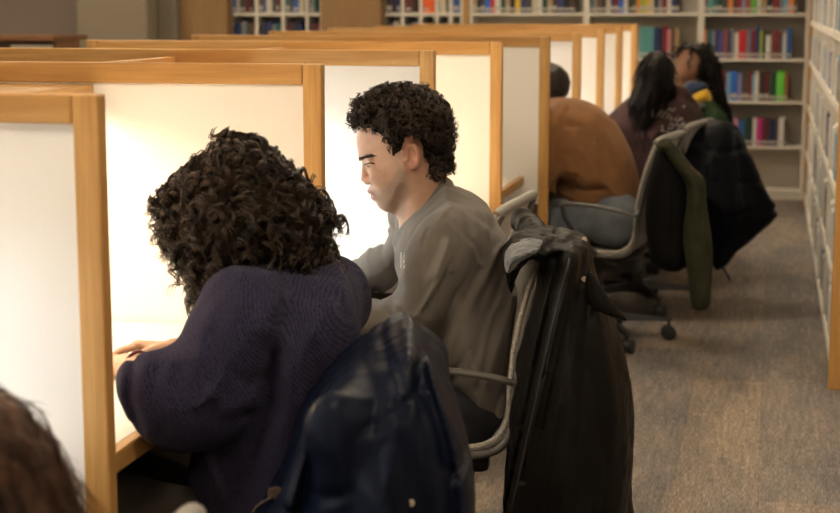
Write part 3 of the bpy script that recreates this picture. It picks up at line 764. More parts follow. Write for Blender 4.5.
def cloth(name, c1, c2, sc=220, rough=.9, sheen=.0, bs=.25, bd=.001, low=None, spec=.12):
    m = mat(name, c1, rough, sheen=sheen, spec=spec)
    mp = coords(m); n = N(m, 'ShaderNodeTexNoise', Scale=sc, Detail=2); LK(m, mp, 'Vector', n, 'Vector')
    n2 = N(m, 'ShaderNodeTexNoise', Scale=low or 14, Detail=3); LK(m, mp, 'Vector', n2, 'Vector')
    r = ramp(m, [(.35, c1), (.65, c2)]); LK(m, n2, 'Fac', r, 'Fac'); LK(m, r, 'Color', BS(m), 'Base Color')
    bump(m, n, 'Fac', bs, bd); return m

skin_fair = skin('fair_warm_skin', (.42, .245, .16))
skin_tan = skin('tan_skin', (.40, .22, .13))
skin_brown = skin('brown_skin', (.20, .09, .046))
dark_hair = hair_mat('near_black_brown_hair', (.010, .007, .005), (.028, .018, .012))
curl_hair = hair_mat('dark_brown_ringlet_hair', (.010, .0065, .005), (.060, .038, .024), .40, .32)
black_hair = hair_mat('black_hair', (.006, .005, .005), (.016, .012, .010), .55, .12)
matte_hair = hair_mat('matte_dark_hair', (.008, .0055, .004), (.018, .012, .008), .9, .02)
brown_hair = hair_mat('chestnut_brown_hair', (.022, .010, .005), (.085, .036, .016))
jeans_dark = cloth('black_trouser_cloth', (.012, .012, .014), (.022, .022, .024))
taupe_tr = cloth('taupe_trouser_cloth', (.05, .043, .036), (.07, .06, .05))
jeans_grey = cloth('grey_blue_denim', (.11, .13, .15), (.16, .18, .20), 300)
shoe_m = speckled('dark_shoe_leather', (.03, .028, .027), (.05, .045, .04), 80, .5, .1)

def clear(P, d, zlo=.60, k=None):
    """Keep a figure out of the desk top, and out of a divider's near end."""
    q = np.maximum(np.maximum(P[:, 0] + .982, np.abs(P[:, 2] - (zlo + .7095) / 2) - (.7095 - zlo) / 2), -1.)
    d = np.maximum(d, -q)
    if k is not None:
        y = YK(k); q = np.maximum(P[:, 0] - XE[k] - .003, np.abs(P[:, 1] - (y - TH / 2)) - TH / 2 - .003); d = np.maximum(d, -q)
    return d
def legs(P, hips, knees, ankles, rt=.082, rk=.060, ra=.042):
    d = None
    for h, k, a in zip(hips, knees, ankles):
        e = smin(cap(P, h, k, rt, rk), cap(P, k, a, rk, ra), .03); d = e if d is None else smin(d, e, .03)
    return d
def shoe_pair(ankles, toe_dir, person, base):
    for a in ankles:
        t = unit(toe_dir); l = A(-t[1], t[0], 0)
        fn = lambda P: np.maximum(smin(cap(P, A(a[0], a[1], .045) - t * .04, A(a[0], a[1], .035) + t * .17, .045, .036, l, 1.1), cap(P, A(a[0], a[1], .05), A(a[0], a[1], .11), .047, .045), .03), .004 - P[:, 2])
        lo = A(a[0] - .28, a[1] - .28, -.02); blob('shoe', fn, lo, A(a[0] + .28, a[1] + .28, .2), .008, shoe_m, person, base)

# ================================================================== MAN IN THE GREY SHIRT
HF = Frame(402, 160, 3.66)
PB = (-.70, 3.66, 0.)
prof_px = [(357.5, 128), (356.5, 138), (357, 146), (358.3, 153), (360.3, 157.5), (364.3, 163), (366.5, 168), (368.2, 174), (369.5, 180), (370.3, 184.5), (368.6, 188.5), (367.6, 191), (369.2, 193.6), (371.6, 194.4), (371.0, 197), (372.6, 200), (376, 202.4), (377, 205), (380, 208.6), (385, 211.6), (392, 213), (399, 211.5), (408, 207), (418, 205), (432, 200), (440, 190), (443, 170), (444.5, 150), (444, 130), (437, 113), (424, 102), (407, 96), (388, 97), (370, 106), (361, 117)]
hp = HF.poly(prof_px, 1)
hu = lambda x, y, w=0.: HF.pt(x, y, w)
def man_head(P):
    u, v, w = HF.loc(P); d2 = poly2(u, v, hp)
    vj = HF.uv(400, 178)[1]; Rw = .0775 - .020 * np.clip((vj - v) / .07, 0, 1) - .004 * np.clip((HF.uv(375, 150)[0] - u) / .03, 0, 1)
    t = np.abs(w) / Rw; g = .092 * (1 - np.maximum(1 - np.minimum(t, 1) ** 2, 0) ** .78) + np.maximum(t - 1, 0) * .08
    d = d2 + g
    Sw = np.abs(w); S = np.stack([u, v, Sw], 1)
    q = lambda x, y, ww: A(*HF.uv(x, y), ww)
    d = smin(d, cap(S, q(365.0, 161, 0), q(365.2, 178.6, 0), .0062, .0100), .007)          # nose bridge and tip
    d = smin(d, ell(S, q(368.9, 180.6, .0120), (.0110, .0085, .0075)), .004); d = smax(d, -ell(S, q(368.2, 184.6, .0075), (.0050, .0030, .0035)), .002)
    d = smin(d, cap(S, q(362.5, 156.5, .012), q(370, 156.5, .042), .0085, .007), .010)       # brow
    d = smax(d, -ell(S, q(362.5, 162.5, .032), (.012, .0115, .016)), .008)                  # eye socket
    d = smin(d, ell(S, q(373.4, 163.2, .031), (.0135, .0125, .0145)), .003); d = smax(d, -ell(S, q(368.6, 165.0, .030), (.0085, .0032, .0115)), .001)                  # lids over the eye
    d = smin(d, ell(S, q(381, 176, .044), (.026, .020, .016)), .03)                          # cheek
    d = smin(d, cap(S, q(369.2, 191.2, 0), q(376.5, 193.2, .021), .0044, .002), .005)        # lips
    d = smin(d, cap(S, q(373.2, 197.2, 0), q(377.5, 195.2, .019), .0052, .002), .005)
    d = smax(d, -cap(S, q(369.5, 194.2, 0), q(377.5, 194.6, .022), .0012, .0008), .002)
    cr = uvcrease(P, HF, [(369.5, 174.5), (373.2, 178.5), (373.4, 182.5), (371, 185.2)], .0022) * (Sw < .035); d = d + .0022 * cr
    d = d - .0022 * uvcrease(P, HF, [(369.3, 181), (366, 183.2)], .0035) * (Sw < .02)
    # ears
    a = .22; R = np.array([[math.cos(a), math.sin(a), 0], [-math.sin(a), math.cos(a), 0], [0, 0, 1]])
    e = ell(S, q(413.5, 152.5, .078), (.0175, .0310, .0105), R); e = smax(e, -ell(S, q(411.5, 151.5, .088), (.0105, .0215, .0125), R), .003)
    e = smin(e, ell(S, q(412.5, 162.5, .077), (.008, .0085, .007)), .006); e = smax(e, -ell(S, q(408.8, 156.5, .087), (.004, .006, .006)), .003)
    e = smin(e, ell(S, q(406.6, 156.5, .080), (.0035, .0062, .004)), .003)
    d = smin(d, e, .006)
    d = smin(d, cap(P, hu(421, 180), hu(426, 232), .0585, .0640), .03)                      # neck
    return d
Lm = HF.l
sN, sF = HF.pt(452, 232, -.17), HF.pt(418, 225, .17)
eN, wN = V(415, 308, 3.47), V(352, 318, 3.50)
eF, wF = V(380, 275, 3.92), V(338, 283, 3.86)
hipN, hipF = V(466, 428, 3.56), V(474, 420, 3.76)
knN, knF = A(hipN[0] - .42, 3.48, .50), A(hipF[0] - .42, 3.78, .50)
anN, anF = A(knN[0] - .02, 3.46, .10), A(knF[0] - .06, 3.80, .10)
TF = Frame(460, 300, 3.66)
tors = TF.poly([(444, 183), (455, 186), (470, 192), (488, 205), (502, 228), (511, 252), (517, 285), (519, 320), (518, 360), (516, 392), (512, 412), (500, 420), (482, 414), (465, 402), (450, 388), (436, 370), (422, 345), (410, 315), (402, 285), (398, 250), (402, 228), (412, 214), (425, 204), (436, 192)])
def man_torso(P, off=0.):
    return osolid(P, TF, tors, .215, .150) - off
NF = Frame(430, 280, 3.47)
armN = NF.poly([(445, 206), (460, 209), (474, 222), (480, 245), (474, 268), (462, 292), (448, 314), (436, 328), (420, 336), (398, 338), (372, 342), (345, 348), (325, 350), (320, 322), (345, 306), (362, 300), (380, 299), (392, 296), (399, 283), (402, 262), (409, 240), (422, 218)])
FF = Frame(375, 262, 3.88)
armF = FF.poly([(412, 204), (400, 212), (389, 226), (382, 243), (366, 254), (346, 264), (322, 272), (318, 296), (345, 293), (372, 293), (392, 286), (405, 270), (412, 245)])
def man_shirt(P):
    d = man_torso(P)
    d = smin(d, cap(P, sN, sF, .070, .068), .05)
    d = smin(d, osolid(P, NF, armN, .062, .055), .022)
    d = smin(d, osolid(P, FF, armF, .058, .050), .022)
    nearm = np.clip(-(TF.loc(P)[2]) / .05, 0, 1)
    # folds of the cotton shirt
    for pts, a, wd in (([(478, 258), (455, 300), (440, 330)], -.008, .008), ([(500, 240), (470, 290), (450, 330), (445, 362)], .009, .010), ([(505, 262), (482, 310), (468, 360)], -.007, .009),
                       ([(512, 290), (492, 345), (478, 392)], .007, .009), ([(516, 330), (505, 370), (488, 405)], -.006, .008), ([(420, 300), (438, 268), (452, 240)], .006, .009),
                       ([(408, 300), (424, 280), (436, 262)], -.007, .006), ([(402, 288), (415, 296), (432, 300)], .007, .006), ([(412, 318), (402, 302), (395, 297)], -.006, .005),
                       ([(380, 304), (376, 318), (378, 334)], .005, .005), ([(362, 304), (360, 318), (362, 338)], -.005, .005), ([(372, 303), (369, 318), (370, 336)], -.004, .004),
                       ([(388, 232), (396, 252), (392, 280)], .005, .006), ([(384, 250), (376, 268), (384, 286)], -.006, .006), ([(366, 258), (360, 272), (366, 290)], .005, .005), ([(350, 268), (352, 280), (350, 290)], -.004, .005),
                       ([(450, 196), (440, 206), (430, 222)], .004, .005), ([(470, 330), (458, 350), (448, 378)], -.008, .007), ([(494, 300), (486, 340), (476, 372)], -.005, .006)):
        d = d - a * uvcrease(P, TF, pts, wd)
    for pts in ([(452, 208), (461, 218), (476, 234), (480, 250)], [(446, 206), (430, 216), (424, 234)]):      # shoulder and armhole seams
        d = d + .0045 * uvcrease(P, TF, pts, .0045) - .0030 * uvcrease(P, TF, [(x_ - 3, y_ + 1) for x_, y_ in pts], .005)
    d = d - .009 * fnoise(P, (15, 15, 8), np.array([[.8, 0, .6], [0, 1, 0], [-.6, 0, .8]])) - .0045 * fnoise(P, (34, 34, 17), np.array([[.8, 0, -.6], [0, 1, 0], [.6, 0, .8]]))
    # neck opening and a ribbed collar
    c0 = hu(428.5, 203); tn = unit(-HF.r * .80 + A(0, 0, .60))
    q = P - c0.astype(f32); h = q @ tn.astype(f32); rr = np.sqrt(np.maximum((q * q).sum(1) - h * h, 0))
    d = smax(d, -np.maximum(rr - .0715, -h), .004)
    rib = np.sqrt(np.maximum(np.abs(rr - .0700) - .001, 0) ** 2 + (np.maximum(np.abs(h + .004) - .010, 0)) ** 2) - .0055; d = d + .004 * np.exp(-((h + .024) / .004) ** 2) * (rr < .12)
    d = smin(d, rib, .006)
    hemn = unit(TF.r * .35 + A(0, 0, 1.)); hp_ = TF.pt(480, 414)
    return clear(P, smax(d, -((P - hp_.astype(f32)) @ hemn.astype(f32)) * 1., .006))
def man_body(P):
    d = smin(man_head(P), smin(man_torso(P, -.022), cap(P, sN, sF, .036), .04), .03)
    d = smin(d, smin(cap(P, sN, eN, .034, .032), cap(P, eN, wN, .036, .026), .02), .02)
    d = smin(d, smin(cap(P, sF, eF, .022, .022), cap(P, eF, wF, .022, .024), .02), .02)
    d = smin(d, hand(P, wN + A(-.01, 0, -.01), unit((-1, .35, -.05)), A(0, 0, 1.), unit((.35, 1, 0)), 1.02, .35), .012)
    d = smin(d, hand(P, wF + A(-.01, 0, -.01), unit((-1, -.3, -.08)), A(0, 0, 1.), unit((.3, -1, 0)), 1.02, .35), .012)
    return smin(clear(P, d), legs(P, (hipN, hipF), (knN, knF), (anN, anF), .060, .046, .036), .03)
def man_tint(v):
    u, vv, w = HF.loc(v.astype(f32)); o = np.ones((len(v), 3))
    def reg(pts): return np.clip(-poly2(u, vv, [HF.uv(*p) for p in pts]) / .0022 + .5, 0, 1)
    beard = np.clip(-poly2(u, vv, [HF.uv(*p) for p in [(366, 187), (380, 190), (392, 178), (399, 163), (407, 168), (408, 190), (404, 216), (385, 216), (374, 204), (366, 196)]]) / .012 + .5, 0, 1)
    o *= (1 - beard[:, None] * A(.34, .27, .22))
    lips = reg([(364, 188.6), (372, 190.0), (378, 193.8), (376, 198.2), (371, 200), (364, 197)]) * (np.abs(w) < .024)
    o *= (1 - lips[:, None] * A(.10, .42, .36))
    nose = reg([(356, 172), (366, 170), (373, 178), (371, 186), (356, 186)]) * (np.abs(w) < .02); o *= (1 - nose[:, None] * A(0, .16, .16))
    ear = (np.abs(w) > .068) * reg([(403, 136), (424, 134), (424, 170), (403, 170)]); o *= (1 - ear[:, None] * A(0, .16, .16))
    crease_shade = np.zeros(len(v))
    for a_, b_ in (((368.5, 194.2), (377.5, 194.7)), ((367.5, 184.8), (370.5, 184.2)), ((370.5, 175.5), (373.3, 180)), ((373.3, 180), (372.0, 185))):  # shade of lip gap, nostril and nose crease darkened into the skin tint
        (ax, ay), (bx, by) = HF.uv(*a_), HF.uv(*b_); ex, ey = bx - ax, by - ay; t_ = np.clip(((u - ax) * ex + (vv - ay) * ey) / (ex * ex + ey * ey), 0, 1); crease_shade = np.maximum(crease_shade, np.exp(-((u - ax - ex * t_) ** 2 + (vv - ay - ey * t_) ** 2) / .0016 ** 2) * (np.abs(w) < .034) * (.75 if ay == HF.uv(368.5, 194.2)[1] else .35))
    o *= (1 - crease_shade[:, None] * A(.7, .85, .85))
    lid = np.exp(-((vv - HF.uv(370, 164.8)[1]) / .0016) ** 2) * (np.abs(np.abs(w) - .031) < .015) * (u < HF.uv(377, 160)[0]); o *= (1 - .8 * lid)[:, None]
    return o
man, mv, mq = blob('person', man_body, (-1.75, 3.25, -.02), (-.35, 4.15, 1.28), .0029, skin_fair, None, PB, 1, man_tint)
tag(man, 'man with short dark curly hair in a grey long sleeved shirt, reading in profile', 'person')
grey_shirt = cloth('washed_grey_cotton', (.125, .112, .099), (.150, .136, .121), 500, .9, .08, .12, .0006)
shirt, sv, sq = blob('shirt', man_shirt, (-1.45, 3.25, .38), (-.35, 4.15, 1.12), .0042, grey_shirt, man, PB, 1)
blob('trousers', lambda P: smin(legs(P, (hipN, hipF), (knN, knF), (anN, anF), .074, .064, .056), cap(P, V(476, 420, 3.57), V(480, 416, 3.76), .078), .05) - .004 * fnoise(P, (22, 22, 14)), (-1.5, 3.25, .0), (-.35, 4.1, .75), .008, jeans_dark, man, PB, 1)
shoe_pair((anN, anF), (-1, 0, 0), man, PB)
# eyebrows, lashes, eyes
def mirror(p): return p - 2 * ((p - HF.c) @ HF.l) * HF.l
brw, lsh = [], []
rng = np.random.default_rng(5)
for i in range(240):
    xi = rng.uniform(0, 1); h = hit(man_head, 360.0 + 15.0 * xi, 159.0 - 4.6 * xi ** .8 + (1.8 * (xi - .7) ** 2 * 10 if xi > .7 else 0) + rng.normal(0, 1.05 * (1 - .6 * xi)), 3.4, 4.0)
    if h is None: continue
    dr = unit(HF.r * 1. + A(0, 0, .25 - .5 * xi) + HF.l * -.12); brw.append([h + dr * .009 * (t - .4) - HF.l * .0012 * (1 + math.sin(t * 3)) for t in np.linspace(0, 1, 5)])
for i in range(46):
    xi = i / 45; h = hit(man_head, 366.2 + 9.2 * xi, 163.9 - 1.2 * math.sin(xi * 2.6), 3.4, 4.0)
    if h is None: continue
    lsh.append([h - HF.l * .0004, h - HF.r * .0022 - HF.l * .002 - A(0, 0, .0010), h - HF.r * .0050 - HF.l * .003 - A(0, 0, .0012)])
for s_ in (0, 1):
    for nm, ar, r_ in (('eyebrow', brw, .00055), ('eyelashes', lsh, .00080)):
        a_ = np.array(ar); a_ = a_ if s_ == 0 else np.array([[mirror(p) for p in q_] for q_ in a_])
        vv, qq = tubes_np(a_, r_, 3); link(nm, mesh_np(nm, vv - A(*PB), qq, True), dark_hair, man)
    u_, v_ = HF.uv(373.4, 163.2); ec = HF.c + HF.r * u_ + A(0, 0, v_) + HF.l * (.031 if s_ else -.031)
    eye = part('eye', MB().lathe([(.0122 * math.sin(a), -.0122 * math.cos(a)) for a in np.linspace(.02, 3.12, 14)], ec - A(*PB), 2, 18), mat('eye_white', (.55, .50, .46), .25), man, smooth=True)
    part('iris', MB().lathe([(.0056 * math.cos(a) + .0001, .0014 * math.sin(a)) for a in np.linspace(0, 1.5, 5)][::-1], ec - HF.r * .0118 - A(0, 0, .0035) - A(*PB), 0, 14), mat('dark_iris', (.03, .02, .012), .2), eye, smooth=True)
# hair: a rough cap, then springy curls rooted all over it
hairP = HF.poly([(355, 121), (353, 114), (358, 104), (370, 94), (388, 88), (408, 88), (426, 93), (440, 104), (448, 122), (450, 140), (449, 156), (445, 170), (436, 174), (429, 168), (425, 152), (422, 138), (413, 129), (404, 133), (401, 146), (398, 156), (394, 152), (390, 142), (383, 133), (375, 127), (364, 124)])
def man_hair(P):
    hd = man_head(P); u, vv, w = HF.loc(P); up = np.clip((vv - HF.uv(400, 140)[1]) / .09, 0, 1)
    d = smax(hd - .010 - .014 * up, poly2(u, vv, hairP), .006)
    d = smin(d, smax(ell(P, HF.pt(413, 122), (.085, .085, .072)) - .012, poly2(u, vv, hairP), .01), .01)
    d = np.maximum(d, -(hd + .003))
    return d - .006 * fnoise(P, (70, 70, 70)) - .003 * fnoise(P, (150, 150, 150))
hair, hv, hq = blob('hair', man_hair, HF.c - .2, HF.c + .24, .0035, matte_hair, man, PB, 0)
def hm(v, n):
    u, vv, w = HF.loc(v.astype(f32)); dd = poly2(u, vv, hp); ear_ = poly2(u, vv, [HF.uv(*p_) for p_ in ((396, 128), (410, 126), (430, 136), (431, 176), (397, 180))]) < 0; fr_ = poly2(u, vv, [HF.uv(*p_) for p_ in ((350, 122), (366, 122), (380, 127), (393, 138), (400, 150), (400, 190), (350, 190))]) < 0
    return ~ear_ & ~fr_
hairdo('hair_curls', hv, hq, curl_hair, man, PB, 1300, (.017, .031), (.005, .0095), (1.1, 2.0), grav=.3, out=.5, strands=5, sr=.0011, K=24, mask=hm, jitter=.5, spread=.0013)
ptx = MB()
for (x0, y0, x1, y1) in ((401.5, 252, 401.5, 268), (404.2, 252, 404.2, 256), (404.2, 259, 404.2, 263), (404.6, 265, 404.6, 268)):
    p = hit(man_shirt, x0, (y0 + y1) / 2, 3.3, 4.1)
    if p is not None:
        h_ = (y1 - y0) / 2 / 430; ptx.box(p[0] - .0016, p[0] + .0016, p[1] - .004, p[1] + .0005, p[2] - h_, p[2] + h_)
if ptx.v:
    ptx.v = [x - A(*PB) for x in ptx.v]; part('chest_print', ptx, mat('white_print', (.6, .6, .58), .7), man)

# ================================================================== WOMAN IN THE NAVY SWEATER
WB = (-.86, 2.62, 0.)
WF = Frame(250, 200, 2.62)
hf = unit(-WF.r * .86 + WF.l * .32 - A(0, 0, .55)); WR = headR(hf); wc = WF.pt(236, 212, .0)
whip = [V(262, 560, 2.50), V(285, 552, 2.74)]
wkn = [A(-1.30, 2.42, .60), A(-1.30, 2.70, .56)]; wan = [A(-1.28, 2.44, .10), A(-1.32, 2.72, .10)]
wsN, wsF = V(245, 305, 2.47), V(325, 300, 2.80)
weN, weF = V(200, 415, 2.42), V(262, 400, 2.95)
wwN = VZ(126, 366, .735); wwF = VZ(176, 350, .735)
SF = Frame(275, 390, 2.60)
wt = SF.poly([(230, 290), (253, 277), (285, 268), (312, 264), (334, 270), (350, 284), (358, 306), (362, 335), (360, 370), (352, 420), (348, 470), (345, 520), (340, 570), (200, 575), (186, 520), (188, 470), (200, 420), (212, 370), (216, 320), (220, 290)])
SN = Frame(200, 370, 2.40)
wa = SN.poly([(262, 298), (240, 292), (218, 298), (202, 310), (187, 322), (172, 342), (150, 350), (130, 356), (118, 366), (114, 380), (118, 400), (127, 420), (142, 436), (165, 448), (195, 450), (225, 443), (250, 420), (268, 385), (277, 345), (278, 305), (270, 280)])
def w_sweater(P):
    d = osolid(P, SF, wt, .215, .17)
    d = smin(d, cap(P, wsN - A(0, 0, .012), wsF, .078, .085), .06)
    dn = osolid(P, SN, wa, .082, .085)
    d = smin(d, dn, .045)
    d = smin(d, smin(cap(P, wsF, weF, .065, .06), cap(P, weF, wwF + A(.07, 0, .0), .055, .032), .03), .03)
    dn0 = dn; F2 = SN
    for pts, a, wd in (([(124, 372), (122, 392), (130, 412)], .006, .007), ([(134, 362), (131, 388), (140, 418)], -.009, .007), ([(146, 362), (142, 390), (152, 424)], .009, .008), ([(158, 364), (154, 390), (164, 420)], -.010, .007),
                       ([(170, 360), (166, 384), (176, 410)], .009, .008), ([(183, 362), (180, 380), (190, 402)], -.009, .008), ([(198, 350), (205, 375), (225, 395), (250, 392)], .012, .012), ([(212, 330), (222, 355), (245, 372), (262, 368)], -.012, .011), ([(204, 400), (225, 412), (245, 408)], -.008, .010),
                       ([(240, 284), (262, 300), (285, 320)], .006, .012), ([(272, 330), (272, 380), (255, 425)], -.016, .010), ([(285, 350), (290, 410), (280, 480)], .010, .014), ([(310, 330), (318, 400), (310, 480)], -.008, .014)):
        d = d - a * uvcrease(P, SN if pts[0][0] < 215 else SF, pts, wd)
    d = d - .008 * fnoise(P, (11, 11, 8)) - .003 * fnoise(P, (30, 30, 24))
    d = smax(d, -cap(P, wc, SF.pt(292, 262, .02), .055, .068), .006)
    return clear(P, smax(d, -((P[:, 2]) - .48), .02))
def w_body(P):
    d = gen_head(P, wc, WR, .97)
    d = smin(d, cap(P, wc + A(.02, 0, -.03), SF.pt(288, 290, .02), .052, .056), .03)
    d = smin(d, smin(osolid(P, SF, wt, .19, .17) + .035, cap(P, wsN, wsF, .05, .05), .05), .03)
    d = smin(d, smin(cap(P, wsN, weN, .042, .038), cap(P, weN, wwN, .036, .024), .02), .02)
    d = smin(d, smin(cap(P, wsF, weF, .042, .038), cap(P, weF, wwF, .036, .024), .02), .02)
    d = smin(d, hand(P, wwN, unit((-.85, .55, -.02)), A(0, 0, 1.), unit((.55, .85, 0)), .95, .25), .010)
    d = smin(d, hand(P, wwF, unit((-1, -.25, .12)), A(0, 0, 1.), unit((.25, -1, .2)), .95, .75), .010)
    d = smin(d, cap(P, SF.pt(270, 540, 0), (whip[0] + whip[1]) / 2, .10, .10, WF.l, 1.3), .04)
    return smin(clear(P, d), legs(P, whip, wkn, wan, .062, .046, .036), .03)
wom, wv, wq = blob('person', w_body, (-1.75, 2.15, -.02), (-.45, 3.3, 1.22), .0045, skin_fair, None, WB, 1, face_tint(wc, WR, k=.97))
tag(wom, 'woman with dark ringlets in a navy knitted sweater, writing at the lit desk', 'person')
knit = mat('navy_fuzzy_knit', (.05, .05, .10), .95, sheen=.04, spec=.04)
_m = coords(knit, (1, 1, 1), (.5, .35, .3)); _w = N(knit, 'ShaderNodeTexWave', Scale=70., Distortion=5.5, Detail=2.); _w.bands_direction = 'X'; LK(knit, _m, 'Vector', _w, 'Vector')
_w.inputs['Detail Scale'].default_value = 3.
_nn = N(knit, 'ShaderNodeTexNoise', Scale=420., Detail=3); LK(knit, _m, 'Vector', _nn, 'Vector')
_a = N(knit, 'ShaderNodeMath', operation='MULTIPLY_ADD'); LK(knit, _nn, 'Fac', _a, 0); _a.inputs[1].default_value = .8; LK(knit, _w, 'Fac', _a, 2)
_r = ramp(knit, [(.2, (.0120, .0116, .0265)), (.8, (.0185, .0175, .038)), (1., (.034, .031, .060))]); LK(knit, _a, 'Value', _r, 'Fac'); LK(knit, _r, 'Color', BS(knit), 'Base Color')
bump(knit, _a, 'Value', .4, .002)
blob('sweater', w_sweater, (-1.5, 2.15, .44), (-.45, 3.3, 1.15), .0048, knit, wom, WB, 1)
blob('trousers', lambda P: smin(legs(P, whip, wkn, wan, .088, .066, .052), cap(P, whip[0], whip[1], .11), .05) - .004 * fnoise(P, (22, 22, 14)), (-1.5, 2.15, 0), (-.5, 3.0, .8), .009, taupe_tr, wom, WB, 1)
shoe_pair(wan, (-1, 0, 0), wom, WB)
wh = WF.poly([(170, 200), (172, 184), (184, 168), (202, 154), (220, 141), (240, 134), (258, 138), (276, 152), (294, 168), (308, 186), (318, 206), (324, 226), (327, 246), (320, 260), (290, 268), (260, 272), (236, 280), (215, 292), (204, 284), (198, 262), (190, 246), (180, 232), (172, 216)])
def w_hair(P):
    d = osolid(P, WF, wh, .125, .150)
    d = smax(d, -ell(P, wc + WR[0] * .085 - WR[2] * .03, (.05, .055, .06)), .01)
    return d - .009 * fnoise(P, (36, 36, 36)) - .005 * fnoise(P, (80, 80, 80))
hair, hv, hq = blob('hair', w_hair, WF.c - .25, WF.c + .25, .0045, matte_hair, wom, WB, 0)
hairdo('hair_ringlets', hv, hq, curl_hair, wom, WB, 1500, (.040, .075), (.0065, .0115), (1.8, 3.0), grav=.85, out=.16, strands=6, sr=.0015, K=38, jitter=.17, spread=.0013, depth=.012)
fr_v = np.array([WF.pt(x, y, w) for x, y, w in ((172, 180, -.04), (168, 188, 0), (170, 196, .03), (174, 204, -.02), (180, 226, .0), (186, 240, -.03), (195, 258, .0), (200, 266, .03), (168, 184, .02), (190, 250, -.05))])
#fq = np.array([[0, 1, 2, 3], [4, 5, 6, 7], [8, 9, 0, 1]])
def fl(P0, nn): return np.repeat(A(0, 0, -1)[None], len(P0), 0)
hairdo('face_ringlets', np.repeat(fr_v, 4, 0) + RNG.normal(0, .004, (40, 3)), np.arange(40).reshape(10, 4), curl_hair, wom, WB, 34, (.045, .08), (.006, .011), (2., 3.), grav=.9, out=.0, strands=5, sr=.0011, K=40, jitter=.2, spread=.0016, depth=0)
part('bracelet', MB().tube([wwN + A(.028, -.012, 0) + .031 * (math.cos(a) * A(.5, .87, 0) + math.sin(a) * A(0, 0, 1)) - A(*WB) for a in np.linspace(0, 6.2832, 25)], .0035, 8, cap=False), mat('dark_red_beads', (.10, .015, .012), .35), wom, smooth=True)

# ================================================================== COATS ON THE CHAIRS
def puffer_cloth(name, c1, c2, rough=.42):
    m = mat(name, c1, rough, spec=.07)
    mp = coords(m); n2 = N(m, 'ShaderNodeTexNoise', Scale=7., Detail=3); LK(m, mp, 'Vector', n2, 'Vector')
    r = ramp(m, [(.35, c1), (.65, c2)]); LK(m, n2, 'Fac', r, 'Fac'); LK(m, r, 'Color', BS(m), 'Base Color')
    mp2 = coords(m, (1, 1, .35)); n = N(m, 'ShaderNodeTexNoise', Scale=42., Detail=4, Distortion=.5); LK(m, mp2, 'Vector', n, 'Vector')
    bump(m, n, 'Fac', .22, .004); return m
navy_puff = puffer_cloth('navy_puffer_nylon', (.0028, .0048, .0125), (.0042, .0070, .018), .42)
brown_patch = speckled('brown_leather', (.045, .024, .014), (.065, .036, .020), 60, .5, .2)
snap_m = mat('brushed_snap_metal', (.50, .44, .38), .3, metal=.9)
cord_m = mat('black_cord', (.02, .02, .022), .8)

def disc(name, c, r, nrm, m, parent, base, th=.003):
    n = unit(nrm); mb = MB().tube([c, c + n * th * .6, c + n * th], [r, r, r * .8], 16); mb.v = [x - A(*base) for x in mb.v]
    o = part(name, mb, m, parent, smooth=True, angle=.7); return o

# navy puffer on the chair of the woman
NB = (-.62, 2.50, .0)
NFm = Frame(375, 420, 2.42)
nv_body = NFm.poly([(316, 383), (330, 368), (350, 351), (372, 336), (392, 322), (405, 317), (416, 320), (426, 333), (438, 355), (452, 380), (463, 408), (471, 440), (473, 480), (472, 530), (470, 575), (250, 575), (247, 525), (262, 495), (280, 464), (292, 432), (302, 402)])
nv_slv = NFm.poly([(318, 384), (334, 374), (352, 375), (366, 392), (378, 425), (388, 465), (396, 505), (400, 575), (305, 575), (306, 520), (312, 470), (312, 425), (312, 400)])
nv_rt = NFm.poly([(424, 332), (438, 356), (453, 384), (464, 410), (471, 440), (474, 490), (473, 575), (436, 575), (434, 500), (430, 430), (424, 380), (420, 350)])
nv_lf = NFm.poly([(314, 384), (322, 400), (318, 440), (312, 480), (306, 575), (246, 575), (244, 522), (262, 490), (284, 455), (298, 420)])
def bar(x, y, deg, z):
    a = math.radians(deg); return [A(x + .295 * math.cos(a) - s_ * math.sin(a), y + .295 * math.sin(a) + s_ * math.cos(a), z) for s_ in (-.222, .222)]
BAR1 = bar(-.882, 2.42, -4, .805); BAR2 = bar(-.82, 3.62, 17, .868)
def nv(P):
    d = osolid(P, NFm, nv_body, .285, .085)
    s1 = osolid(P, NFm, nv_slv, .085, .055, w0=-.215); s2 = osolid(P, NFm, nv_rt, .13, .055, w0=-.14); s3 = osolid(P, NFm, nv_lf, .11, .06, w0=-.18)
    for pts in ([(300, 470), (312, 452), (345, 440), (362, 434), (390, 440)], ):
        s1 = s1 + .013 * uvcrease(P, NFm, pts, .010)
    for pts in ([(424, 445), (450, 432), (468, 418)], [(430, 520), (455, 512), (475, 500)]): s2 = s2 + .012 * uvcrease(P, NFm, pts, .009)
    for pts in ([(262, 480), (288, 470), (318, 462)], ): s3 = s3 + .013 * uvcrease(P, NFm, pts, .010)
    for pts in ([(372, 372), (376, 410), (388, 450)], [(395, 352), (402, 400), (404, 450), (406, 520)], [(414, 345), (418, 400), (420, 460), (424, 530)]): d = d + .007 * uvcrease(P, NFm, pts, .008)
    for pts in ([(330, 366), (338, 376), (348, 390)], [(345, 354), (356, 366), (365, 384)], [(362, 343), (372, 356), (380, 372)], [(380, 331), (390, 344), (398, 362)], [(396, 322), (404, 338), (408, 352)]): d = d + .003 * uvcrease(P, NFm, pts, .007)
    for pts in ([(352, 392), (385, 378), (410, 360)], ): d = d + .010 * uvcrease(P, NFm, pts, .009)
    d = smin(d, s1, .014); d = smin(d, s2, .014); d = smin(d, s3, .014)
    return smin(d + .005, cap(P, BAR1[0], BAR1[1], .040), .05) - .004 * fnoise(P, (20, 20, 7)) - .0012 * fnoise(P, (60, 60, 24))
